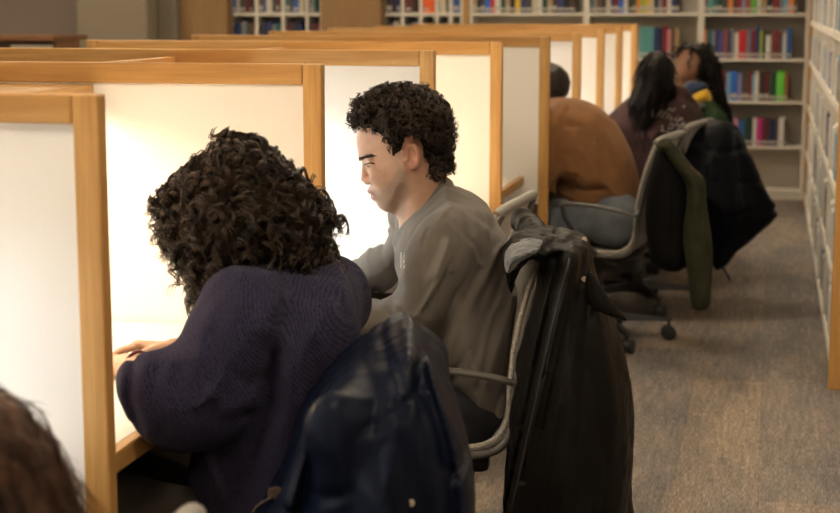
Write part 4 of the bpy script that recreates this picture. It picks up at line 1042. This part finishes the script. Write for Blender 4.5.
puf, _, _ = blob('puffer_jacket', nv, (-1.3, 1.9, .28), (-.25, 2.95, .95), .0050, navy_puff, None, NB, 1, loc=NB)
tag(puf, 'dark navy quilted puffer jacket draped over the chair in the foreground', 'jacket')
h = hit(nv, 411, 503, 1.7, 3.2)
if h is not None: disc('snap_button', h, .0055, (.15, -1, .1), snap_m, puf, NB)
h = hit(nv, 277, 494, 1.7, 3.2)
if h is not None:
    mb = MB().add([h + A(x, -.004 - y, z) - A(*NB) for y in (0, .004) for x, z in ((-.014, -.006), (.012, -.012), (.018, .008), (.002, .014), (-.012, .010))], [(0, 1, 2, 3, 4), (5, 9, 8, 7, 6)] + [(i, (i + 1) % 5 if False else i + 5, (i + 1) % 5 + 5, (i + 1) % 5) for i in range(5)])
    tg = part('toggle_patch', mb, brown_patch, puf, bevel=.001)
    part('toggle_cord', MB().tube(catmull([h + A(-.005, -.009, -.002) - A(*NB), h + A(-.03, -.012, -.02) - A(*NB), h + A(-.045, -.012, -.05) - A(*NB)], 6), .0022, 8), brown_patch, tg, smooth=True)

# black parka on the chair of the man
KB = (-.45, 3.55, 0.)
KF = Frame(570, 380, 3.53)
pk_body = KF.poly([(550, 240), (560, 232), (578, 232), (590, 238), (594, 262), (601, 285), (612, 312), (622, 342), (629, 372), (633, 405), (633, 450), (630, 490), (625, 560), (500, 560), (503, 513), (505, 470), (511, 418), (518, 362), (527, 320), (535, 285), (541, 258)])
pk_top = KF.poly([(508, 244), (516, 233), (530, 228), (548, 228), (562, 229), (574, 233), (570, 244), (556, 250), (546, 256), (534, 256), (520, 262), (511, 264), (506, 255)])
pk_lf = KF.poly([(506, 246), (518, 248), (530, 254), (520, 266), (514, 280), (511, 292), (508, 280), (506, 262)])
pk_plk = KF.poly([(562, 236), (580, 238), (577, 262), (567, 302), (556, 350), (545, 400), (534, 455), (521, 530), (503, 530), (515, 462), (527, 404), (538, 352), (548, 304), (557, 264)])
pk_flap = KF.poly([(587, 256), (594, 262), (603, 276), (614, 289), (625, 303), (617, 302), (602, 297), (590, 290), (584, 274)])
def pk(P):
    d = osolid(P, KF, pk_body, .17, .075, w0=-.06)
    u, v, w = KF.loc(P); d = d - .014 * np.clip(-poly2(u, v, pk_plk) / .004, 0, 1) * (w < -.06)
    for pts, a, w_ in (([(573, 238), (568, 262), (558, 300), (547, 350), (536, 400), (524, 455), (512, 520)], -.016, .006), ([(562, 240), (557, 266), (548, 306), (538, 350), (527, 402), (516, 455), (506, 520)], .013, .006), ([(582, 250), (577, 290), (568, 340), (560, 400), (548, 470), (540, 540)], .007, .005),
                       ([(588, 290), (583, 340), (578, 400), (570, 470), (564, 540)], .014, .011), ([(575, 300), (568, 350), (560, 395)], -.006, .010), ([(600, 300), (606, 380), (600, 470)], -.010, .022), ([(552, 258), (543, 300), (533, 345)], -.006, .004), ([(560, 375), (552, 430), (540, 490)], -.006, .008), ([(596, 440), (586, 500)], .006, .007)):
        d = d + a * uvcrease(P, KF, pts, w_)
    d = smin(d, osolid(P, KF, pk_top, .19, .045, w0=-.03), .015); d = smin(d, cap(P, BAR2[0], BAR2[1], .030), .02)
    for pts in ([(545, 232), (555, 245), (560, 262)], [(556, 232), (540, 243), (528, 258)]): d = d + .006 * uvcrease(P, KF, pts, .006)
    d = smin(d, osolid(P, KF, pk_lf, .06, .03, w0=-.02), .01)
    return d - .0055 * fnoise(P, (22, 22, 8)) - .0025 * fnoise(P, (60, 60, 40))
black_ny = puffer_cloth('black_parka_nylon', (.0062, .0056, .0048), (.0092, .0082, .0068), .5)
prk, _, _ = blob('parka', pk, (-.85, 3.1, .06), (-.1, 3.95, .95), .0050, black_ny, None, KB, 1, loc=KB)
tag(prk, 'long black parka with metal snaps hanging from the chair of the man in grey', 'jacket')
blob('collar_tab', lambda P: osolid(P, KF, pk_flap, .012, .02, w0=-.20), (-.7, 3.1, .55), (-.1, 3.8, .9), .0035, black_ny, prk, KB, 1)
lin = KF.poly([(508, 243), (516, 235), (530, 231), (544, 232), (538, 240), (526, 246), (515, 258), (509, 258)])
fleece = cloth('blue_grey_fleece', (.035, .042, .052), (.055, .062, .072), 260, .95, .4, .6, .003)
blob('hood_lining', lambda P: osolid(P, KF, lin, .14, .025, w0=-.145) - .003 * fnoise(P, (90, 90, 90)), (-.9, 3.1, .6), (-.3, 3.9, 1.0), .004, fleece, prk, KB, 1)
for x, y in ((584.5, 239.5), (584.5, 279)):
    h = hit(pk, x, y, 3.1, 4.)
    if h is not None: r_ = disc('snap_button', h - A(0, .004, 0), .0066, (.1, -1, .15), snap_m, prk, KB); 
zp = [hit(pk, x, y, 3.1, 4.) for x, y in ((572, 246), (569, 262), (563, 285), (557, 308), (551, 334), (545, 360), (539, 388), (533, 415), (526, 445), (520, 472), (514, 500), (511, 515))]
zp = [p - A(0, .002, 0) - A(*KB) for p in zp if p is not None]
part('zip', MB().tube(catmull(zp, 4), .0028, 8), speckled('zip_teeth', (.035, .033, .03), (.01, .01, .01), 500, .4), prk, smooth=True)

# ================================================================== MAN IN THE BROWN JUMPER
BB = (-.66, 6.62, 0.)
BF = Frame(595, 160, 6.70)
bt = BF.poly([(545, 112), (556, 100), (568, 97), (582, 100), (598, 106), (612, 118), (624, 136), (633, 160), (638, 185), (637, 203), (628, 209), (606, 210), (588, 207), (573, 203), (562, 190), (552, 175), (540, 150)])
ba = BF.poly([(540, 108), (556, 112), (570, 125), (580, 145), (575, 165), (562, 182), (548, 192), (530, 190), (515, 180), (518, 160), (530, 140)])
bc = V(546, 95, 7.00); bR = headR(unit(-BF.r * .9 + BF.l * .25 - A(0, 0, .45)))
bhip = [V(612, 222, 6.58), V(620, 222, 6.80)]; bkn = [V(545, 222, 6.66), V(560, 216, 7.0)]; ban = [A(-1.03, 6.66, .1), A(-1.0, 7.0, .1)]
def b_top(P):
    d = osolid(P, BF, bt, .22, .17); d = smin(d, osolid(P, BF, ba, .07, .10, w0=-.12), .03)
    d = smin(d, cap(P, V(545, 165, 6.60), V(520, 180, 6.9), .05, .04), .03)
    for pts, a, w_ in (([(556, 190), (575, 197), (598, 198)], .022, .014), ([(560, 178), (580, 185), (604, 184)], -.022, .014), ([(566, 166), (588, 174), (612, 172)], .012, .014), ([(570, 150), (580, 165), (575, 182)], -.018, .02), ([(596, 112), (618, 150), (626, 195)], .008, .03), ([(566, 104), (560, 112), (556, 122)], .012, .01)):
        d = d - a * uvcrease(P, BF, pts, w_)
    return clear(P, smax(d - .012 * fnoise(P, (9, 9, 9)), -cap(P, bc, V(562, 106, 6.95), .05, .056), .008), k=4)
def b_body(P):
    d = gen_head(P, bc, bR); d = smin(d, cap(P, bc - A(-.02, 0, .04), V(566, 118, 6.90), .055, .06), .03)
    d = smin(d, osolid(P, BF, bt, .20, .17) + .04, .03); d = smin(d, cap(P, V(560, 130, 6.66), V(545, 168, 6.62), .045, .036), .03)
    w_ = V(515, 182, 6.95); d = smin(d, cap(P, V(545, 168, 6.62), w_, .036, .026), .02); d = smin(d, hand(P, w_, (-1, 0, 0), A(0, 0, 1.), A(0, 1., 0)), .01)
    w2 = V(528, 176, 7.2); d = smin(d, cap(P, V(575, 120, 7.05), w2, .04, .026), .02); d = smin(d, hand(P, w2, (-1, 0, 0), A(0, 0, 1.), A(0, -1., 0)), .01)
    return clear(P, smin(d, legs(P, bhip, bkn, ban, .06, .045, .036), .03), .672, 4)
bm, _, _ = blob('person', b_body, (-1.5, 6.3, -.02), (-.35, 7.5, 1.3), .0075, skin_tan, None, BB, 1, white)
tag(bm, 'man in a rust brown jumper and grey jeans hunched behind the fifth divider', 'person')
brown_knit = cloth('rust_brown_jersey', (.175, .085, .036), (.215, .108, .048), 200, .9, .05, .3, .001)
blob('jumper', b_top, (-1.4, 6.25, .4), (-.35, 7.4, 1.2), .008, brown_knit, bm, BB, 1)
blob('trousers', lambda P: smin(legs(P, bhip, bkn, ban, .098, .070, .055), cap(P, V(618, 218, 6.58), V(612, 216, 6.84), .105), .06) - .006 * fnoise(P, (16, 16, 12)), (-1.4, 6.2, 0), (-.3, 7.4, .8), .010, jeans_grey, bm, BB, 1)
shoe_pair(ban, (-1, 0, 0), bm, BB)
def shell(c, R, t, z0=-.02, k=1.):
    """Short hair: a shell over the skull behind the face."""
    def f(P):
        q = ((P - np.asarray(c, f32)) @ np.asarray(R, f32).T) / k; d = ell(q, (-.014, 0, .038), (.098 + t, .077 + t, .090 + t))
        return np.maximum(np.maximum(d, (q[:, 0] - .045) * .8 - (q[:, 2] - .05) * .55), -(q[:, 2] + .085 + q[:, 0] * .6)) - .003 * fnoise(P, (60, 60, 60))
    return f
blob('hair', shell(bc, bR, .014), bc - .2, bc + .2, .006, dark_hair, bm, BB, 1)

# ---- olive jacket over the back of that chair
OB = (-.42, 6.4, 0.)
OFm = Frame(692, 225, 6.30)
ol1 = OFm.poly([(655, 143), (664, 137), (674, 140), (683, 152), (692, 166), (703, 178), (706, 195), (709, 220), (712, 250), (712, 280), (711, 303), (704, 308), (692, 306), (689, 280), (685, 250), (684, 225), (687, 200), (686, 182), (676, 168), (666, 152), (659, 150)])
ol2 = OFm.poly([(660, 144), (680, 158), (690, 178), (692, 200), (690, 240), (686, 268), (668, 272), (652, 262), (645, 235), (645, 200), (651, 170)])
olive = cloth('olive_green_canvas', (.022, .023, .012), (.033, .033, .018), 260, .9, .02, .4, .001)
oj, _, _ = blob('jacket', lambda P: osolid(P, OFm, ol1, .07, .05, w0=-.05) - .007 * fnoise(P, (20, 20, 8)) + .010 * uvcrease(P, OFm, [(700, 190), (698, 240), (700, 300)], .012), (-.9, 5.9, .05), (.05, 6.8, 1.0), .006, olive, None, OB, 1, loc=OB)
tag(oj, 'olive green jacket hanging by one sleeve from the brown jumper man\'s chair', 'jacket')
blob('black_lining', lambda P: osolid(P, OFm, ol2, .13, .07, w0=.05) - .006 * fnoise(P, (18, 18, 8)), (-.9, 5.9, .1), (.05, 6.95, 1.0), .008, cloth('black_quilt', (.003, .003, .003), (.005, .005, .005)), oj, OB, 1)
_c = V(693, 172, 6.24); part('leather_trim', MB().tube([V(684, 160, 6.24) - A(*OB), V(692, 168, 6.235) - A(*OB), V(700, 176, 6.235) - A(*OB), V(705, 186, 6.24) - A(*OB)], [.006, .009, .009, .005], 8, sy=.5), brown_patch, oj, smooth=True)

# ---- black puffer on the next chair
QB = (-.25, 7.45, 0.)
QF = Frame(715, 190, 7.42)
qa = QF.poly([(652, 148), (664, 136), (680, 128), (700, 121), (722, 121), (736, 127), (744, 142), (752, 160), (764, 185), (776, 212), (768, 222), (748, 240), (732, 254), (717, 267), (706, 252), (700, 240), (688, 262), (674, 262), (664, 240), (656, 200), (650, 170)])
qb = QF.poly([(736, 128), (746, 144), (756, 168), (768, 192), (777, 213), (760, 230), (738, 250), (717, 268), (708, 246), (712, 210), (722, 170), (728, 140)])
def qf(P):
    d = osolid(P, QF, qa, .15, .09)
    for pts in ([(700, 122), (708, 160), (706, 240)], [(672, 150), (700, 146), (728, 150)], [(664, 172), (690, 170), (716, 176)], [(662, 200), (690, 196), (712, 205)], [(664, 228), (685, 224), (706, 232)]): d = d + .016 * uvcrease(P, QF, pts, .013)
    e = osolid(P, QF, qb, .09, .06, w0=-.07)
    for pts in ([(714, 196), (738, 178), (762, 180)], [(712, 226), (744, 206), (775, 208)], [(726, 150), (740, 146), (752, 150)]): e = e + .014 * uvcrease(P, QF, pts, .012)
    return smin(d, e, .012) - .008 * fnoise(P, (14, 14, 10))
black_puff = puffer_cloth('black_puffer_nylon', (.004, .0045, .0065), (.007, .008, .011), .5)
qj, _, _ = blob('puffer_jacket', qf, (-.8, 7.0, .1), (.3, 7.85, 1.0), .008, black_puff, None, QB, 1, loc=QB)
tag(qj, 'black puffer jacket hanging off the far chair towards the aisle', 'jacket')
part('drawstring', MB().tube(catmull([V(720, 258, 7.36) - A(*QB), V(723, 268, 7.36) - A(*QB), V(728, 276, 7.36) - A(*QB), V(730, 281, 7.36) - A(*QB)], 5), .005, 8), cord_m, qj, smooth=True)

# ================================================================== WOMAN IN THE MAROON HOODIE
HB = (-.72, 7.75, 0.)
GF = Frame(650, 130, 7.85)
gt = GF.poly([(608, 124), (618, 108), (632, 96), (648, 90), (668, 88), (684, 95), (694, 108), (697, 130), (694, 155), (688, 180), (670, 190), (640, 192), (626, 180), (616, 160), (606, 142)])
gc = V(653, 78, 7.92); gR = headR(unit(-GF.r * .25 + GF.l * .95 - A(0, 0, .25)))
ghip = [V(640, 185, 7.80), V(672, 185, 7.85)]; gkn = [V(600, 182, 8.0), V(640, 175, 8.2)]; gan = [A(-.95, 8.05, .1), A(-.70, 8.25, .1)]
def g_top(P):
    d = osolid(P, GF, gt, .18, .14)
    d = smin(d, cap(P, V(618, 125, 7.85), V(600, 152, 8.1), .06, .05), .04); d = smin(d, cap(P, V(600, 152, 8.1), V(590, 140, 8.3), .05, .04), .03)
    d = smin(d, cap(P, V(690, 118, 7.9), V(690, 155, 8.1), .055, .05), .04); d = smin(d, cap(P, V(690, 155, 8.1), V(665, 140, 8.35), .045, .036), .03)
    hd = cap(P, V(664, 92, 7.80), V(684, 96, 7.84), .045, .040); hd = smin(hd, cap(P, V(684, 96, 7.84), V(690, 104, 7.9), .035, .03), .02)
    return smin(d, hd, .02) - .010 * fnoise(P, (11, 11, 11))
def g_body(P):
    d = gen_head(P, gc, gR, .97); d = smin(d, cap(P, gc - A(0, 0, .04), V(655, 105, 7.86), .05, .055), .03); d = smin(d, osolid(P, GF, gt, .16, .14) + .035, .03)
    for s_, e_, w_ in ((V(618, 125, 7.85), V(600, 152, 8.1), V(590, 140, 8.3)), (V(690, 118, 7.9), V(690, 155, 8.1), V(665, 140, 8.35))):
        d = smin(d, smin(cap(P, s_, e_, .036, .032), cap(P, e_, w_, .032, .024), .02), .02); d = smin(d, hand(P, w_, unit((-.3, 1, 0)), A(0, 0, 1.), A(1., .3, 0)), .01)
    return smin(d, legs(P, ghip, gkn, gan, .06, .045, .036), .03)
gm_, _, _ = blob('person', g_body, (-1.5, 7.5, -.02), (-.2, 8.7, 1.3), .008, skin_tan, None, HB, 1, white)
tag(gm_, 'woman with long black hair in a maroon hoodie, seen from behind', 'person')
maroon = cloth('maroon_sweatshirt', (.048, .025, .024), (.066, .034, .033), 160, .9, .05, .3, .001)
ho, _, _ = blob('hoodie', g_top, (-1.5, 7.4, .4), (-.2, 8.6, 1.2), .008, maroon, gm_, HB, 1)
blob('trousers', lambda P: smin(legs(P, ghip, gkn, gan, .088, .066, .052), cap(P, ghip[0], ghip[1], .10), .05) - .005 * fnoise(P, (16, 16, 12)), (-1.4, 7.4, 0), (-.2, 8.6, .8), .010, cloth('dark_blue_denim', (.02, .032, .065), (.035, .05, .09), 300), gm_, HB, 1)
shoe_pair(gan, (-.2, 1, 0), gm_, HB)
rg = np.random.default_rng(4); pr = MB()
for i in range(46):
    x, y = rg.uniform(660, 684), rg.uniform(106, 140); p = hit(g_top, x, y, 7.3, 8.3)
    if p is None: continue
    a = rg.uniform(0, 3.1); r_ = rg.uniform(.006, .014); pr.tube([p + A(math.cos(t + a) * r_ * 1.2, -.002, math.sin(t * 1.3 + a) * r_) - A(*HB) for t in np.linspace(0, 3.6, 7)], .0028, 5)
pf_ = part('printed_flourish', pr, mat('pale_print', (.42, .38, .36), .8), ho, smooth=True)
def long_hair(c, F_, pts, W_, G_, hd=None):
    pl = F_.poly(pts)
    def f(P):
        d = osolid(P, F_, pl, W_, G_)
        if hd is not None: d = smax(d, -hd(P), .008)
        u, v, w = F_.loc(P); return d - .007 * fnoise(P, (55, 55, 7)) - .004 * fnoise(P, (110, 110, 14))
    return f
GH = Frame(662, 95, 7.77)
hf_ = long_hair(gc, GH, [(640, 66), (646, 56), (656, 51), (664, 53), (670, 62), (672, 76), (671, 90), (667, 96), (662, 104), (656, 122), (648, 130), (640, 124), (631, 112), (630, 98), (637, 80)], .16, .07)
hair, hv, hq = blob('hair', hf_, (-1.1, 7.5, .5), (-.2, 8.2, 1.3), .006, black_hair, gm_, HB, 0)
hairdo('long_strands', hv, hq, black_hair, gm_, HB, 420, (.05, .11), (.003, .006), (.4, 1.2), grav=.9, out=.0, strands=3, sr=.0022, K=14, jitter=.05, spread=.003, depth=.004)
pf_['kind'] = 'stuff'
part('hoodie_cord', MB().tube(catmull([V(649, 96, 7.62) - A(*HB), V(651, 104, 7.62) - A(*HB), V(653, 117, 7.64) - A(*HB)], 4), .0045, 8), mat('white_cord', (.5, .47, .44), .8), ho, smooth=True)

# ================================================================== WOMAN IN THE YELLOW AND BLUE SCARF
CB = (-.55, 8.95, 0.)
CF = Frame(697, 66, 8.90)
cR = headR(unit(-CF.r * 1. - CF.l * .10 - A(0, 0, .10))); cc_ = CF.pt(692.5, 67)
SFm = Frame(708, 130, 8.90)
ct = SFm.poly([(684, 112), (694, 100), (708, 96), (720, 104), (727, 120), (730, 145), (731, 175), (726, 200), (690, 200), (684, 170), (682, 140)])
chip = [V(710, 192, 8.8), V(712, 190, 9.02)]; ckn = [V(645, 186, 8.8), V(648, 184, 9.1)]; can = [A(-1.0, 8.8, .1), A(-1.0, 9.1, .1)]
def c_top(P): 
    d = smin(osolid(P, SFm, ct, .20, .12), cap(P, V(718, 120, 8.72), V(700, 160, 8.70), .055, .05), .04)
    d = smin(d, cap(P, V(700, 160, 8.70), V(665, 155, 8.85), .045, .036), .03); d = smin(d, cap(P, V(705, 120, 9.1), V(690, 155, 9.1), .055, .045), .03)
    return smin(d, cap(P, V(690, 155, 9.1), V(662, 150, 9.0), .042, .036), .03) - .010 * fnoise(P, (12, 12, 10))
def c_body(P):
    d = gen_head(P, cc_, cR, 1.02); d = smin(d, cap(P, cc_ + A(.01, 0, -.04), SFm.pt(704, 108), .05, .056), .03); d = smin(d, osolid(P, SFm, ct, .17, .12) + .03, .03)
    for w_, e_ in ((V(665, 155, 8.85), V(700, 160, 8.70)), (V(662, 150, 9.0), V(690, 155, 9.1))): d = smin(d, cap(P, e_, w_, .032, .024), .02); d = smin(d, hand(P, w_, (-1, 0, 0), A(0, 0, 1.), A(0, 1., 0)), .01)
    return smin(d, legs(P, chip, ckn, can, .06, .045, .036), .03)
cp, _, _ = blob('person', c_body, (-1.4, 8.5, -.02), (0., 9.4, 1.35), .0065, skin_brown, None, CB, 1, face_tint(cc_, cR, (.9, .55, .5), 1.02))
tag(cp, 'woman with long black curls, blue and yellow scarf and green jacket', 'person')
blob('jacket', c_top, (-1.1, 8.4, .3), (0., 9.4, 1.1), .008, cloth('forest_green_jacket', (.028, .055, .025), (.045, .075, .035), 160), cp, CB, 1)
blob('trousers', lambda P: smin(legs(P, chip, ckn, can, .088, .066, .052), cap(P, chip[0], chip[1], .10), .05), (-1.4, 8.4, 0), (0., 9.5, .8), .012, jeans_dark, cp, CB, 1)
shoe_pair(can, (-1, 0, 0), cp, CB)
sc1 = SFm.poly([(689, 94), (698, 88), (708, 86), (713, 92), (713, 101), (702, 105), (692, 106), (688, 101)]); sc2 = SFm.poly([(684, 82), (694, 79), (706, 81), (712, 88), (700, 94), (690, 98), (684, 92)])
yel = cloth('mustard_wool', (.55, .33, .02), (.66, .41, .035), 120, .95, .3, .5, .003); blu = cloth('navy_wool', (.02, .035, .085), (.03, .05, .11), 120, .95, .3, .5, .003)
sf = blob('scarf', lambda P: osolid(P, SFm, sc1, .115, .06, w0=-.03) - .005 * fnoise(P, (30, 30, 30)), (-1., 8.5, .7), (0., 9.3, 1.2), .006, yel, cp, CB, 1)[0]
blob('blue_scarf_fold', lambda P: osolid(P, SFm, sc2, .105, .05, w0=-.02) - .005 * fnoise(P, (30, 30, 30)), (-1., 8.5, .7), (0., 9.3, 1.2), .006, blu, sf, CB, 1)
CH = Frame(705, 75, 8.92)
hf2 = long_hair(cc_, CH, [(680, 48), (688, 44), (698, 43), (708, 47), (715, 57), (719, 70), (722, 85), (727, 105), (728, 128), (720, 132), (714, 116), (708, 98), (703, 88), (699, 80), (696, 72), (695, 62), (690, 54)], .115, .10)
hair, hv, hq = blob('hair', hf2, (-.9, 8.5, .7), (.1, 9.4, 1.35), .006, black_hair, cp, CB, 0)
hairdo('long_curls', hv, hq, black_hair, cp, CB, 420, (.06, .12), (.006, .010), (1.5, 3), grav=.9, out=.08, strands=3, sr=.0022, K=20, jitter=.15, spread=.002, depth=.006)

# ================================================================== BROWN HAIRED PERSON AT THE NEAREST DESK
EB = (-1.45, 1.62, 0.)
EF = Frame(-46, 500, 1.62)
ec = EF.c + A(0, 0, .02); eR = headR(unit(-EF.r * .92 + EF.l * .3 - A(0, 0, .3)))
et = [ec - A(-.09, 0, .62), ec - A(-.08, 0, .38), ec - A(-.05, 0, .22)]
el_ = A(-eR[1][0], -eR[1][1], 0); el_ /= np.linalg.norm(el_)
ehip = [et[0] + el_ * .10, et[0] - el_ * .10]; ekn = [h_ - A(.42, 0, -.02) for h_ in ehip]; ean = [A(k_[0], k_[1], .1) for k_ in ekn]
def e_arms(P, r1, r2):
    d = None
    for s_ in (-1, 1):
        sh = et[2] + el_ * .17 * s_ + A(0, 0, .03); eb = sh + A(-.06, 0, -.27) + el_ * .04 * s_; wr = A(eb[0] - .22, eb[1], .74)
        e = smin(cap(P, sh, eb, r1, r2), cap(P, eb, wr, r2, r2 * .75), .03); d = e if d is None else np.minimum(d, e)
    return d
def e_body(P):
    d = gen_head(P, ec, eR); d = smin(d, cap(P, ec - A(-.01, 0, .03), et[2] + A(0, 0, .06), .05, .055), .03)
    d = smin(d, cap(P, et[0], et[2], .09, .10, el_, 1.5), .04); d = smin(d, e_arms(P, .038, .032), .02)
    for s_ in (-1, 1):
        sh = et[2] + el_ * .17 * s_ + A(0, 0, .03); eb = sh + A(-.06, 0, -.27) + el_ * .04 * s_; d = smin(d, hand(P, A(eb[0] - .22, eb[1], .74), (-1, 0, 0), A(0, 0, 1.), A(0, -1. * s_, 0)), .01)
    return smin(d, legs(P, ehip, ekn, ean, .062, .046, .036), .03)
ep, _, _ = blob('person', e_body, (-2.4, 1.1, -.02), (-1.0, 2.15, 1.3), .008, skin_fair, None, EB, 1, white)
tag(ep, 'person with chestnut brown hair in the bottom left corner', 'person')
blob('jumper', lambda P: smin(cap(P, et[0], et[2], .105, .118, el_, 1.5), e_arms(P, .056, .048), .04) - .006 * fnoise(P, (12, 12, 9)), (-2.2, 1.1, .2), (-1., 2.15, 1.1), .009, cloth('charcoal_jersey', (.03, .03, .033), (.05, .05, .053)), ep, EB, 1)
blob('trousers', lambda P: smin(legs(P, ehip, ekn, ean, .088, .066, .052), cap(P, ehip[0], ehip[1], .10), .05), (-2.3, 1.1, 0), (-1., 2.1, .7), .012, jeans_dark, ep, EB, 1)
shoe_pair(ean, (-1, 0, 0), ep, EB)
eh = EF.poly([(-150, 430), (-120, 400), (-80, 384), (-40, 380), (-8, 388), (16, 404), (36, 426), (52, 450), (63, 474), (72, 500), (80, 540), (84, 600), (60, 650), (-20, 660), (-60, 600), (-110, 560), (-150, 500)])
def e_hair(P):
    d = smax(osolid(P, EF, eh, .125, .13), -ell(P, ec + eR[0] * .10 - eR[2] * .04, (.06, .06, .08)), .01)
    return d - .006 * fnoise(P, (60, 60, 9)) - .003 * fnoise(P, (130, 130, 20))
hair, hv, hq = blob('hair', e_hair, EF.c - .35, EF.c + .30, .0055, brown_hair, ep, EB, 0)
hairdo('loose_strands', hv, hq, brown_hair, ep, EB, 1500, (.05, .10), (.004, .009), (.5, 1.3), grav=.9, out=.0, strands=5, sr=.0006, K=18, jitter=.05, spread=.003, depth=.003)

# ================================================================== CAMERA, VIEW
cam = D.cameras.new('camera'); co = D.objects.new('camera', cam); COL.objects.link(co)
from mathutils import Matrix
Rw = np.array([CX, CY, CZ])            # rows: world axes in camera (right, up, forward)
right, up, fw = Rw[:, 0], Rw[:, 1], Rw[:, 2]
M = Matrix(((right[0], up[0], -fw[0], 0), (right[1], up[1], -fw[1], 0), (right[2], up[2], -fw[2], EYE), (0, 0, 0, 1)))
co.matrix_world = M
cam.sensor_width = 36; cam.sensor_fit = 'HORIZONTAL'; cam.lens = F / 840 * 36
cam.clip_start = .05; cam.clip_end = 100
cam.dof.use_dof = True; cam.dof.focus_distance = 3.45; cam.dof.aperture_fstop = 5.0
sc = bpy.context.scene; sc.camera = co
w = D.worlds.new('world'); sc.world = w; w.use_nodes = True
w.node_tree.nodes['Background'].inputs['Color'].default_value = (.9, .85, .8, 1); w.node_tree.nodes['Background'].inputs['Strength'].default_value = .02
sc.view_settings.view_transform = 'Standard'; sc.view_settings.look = 'None'; sc.view_settings.gamma = 1
sc.view_settings.exposure = 0.54; sc.view_settings.use_curve_mapping = False
sc.cycles.max_bounces = 6; sc.cycles.diffuse_bounces = 4
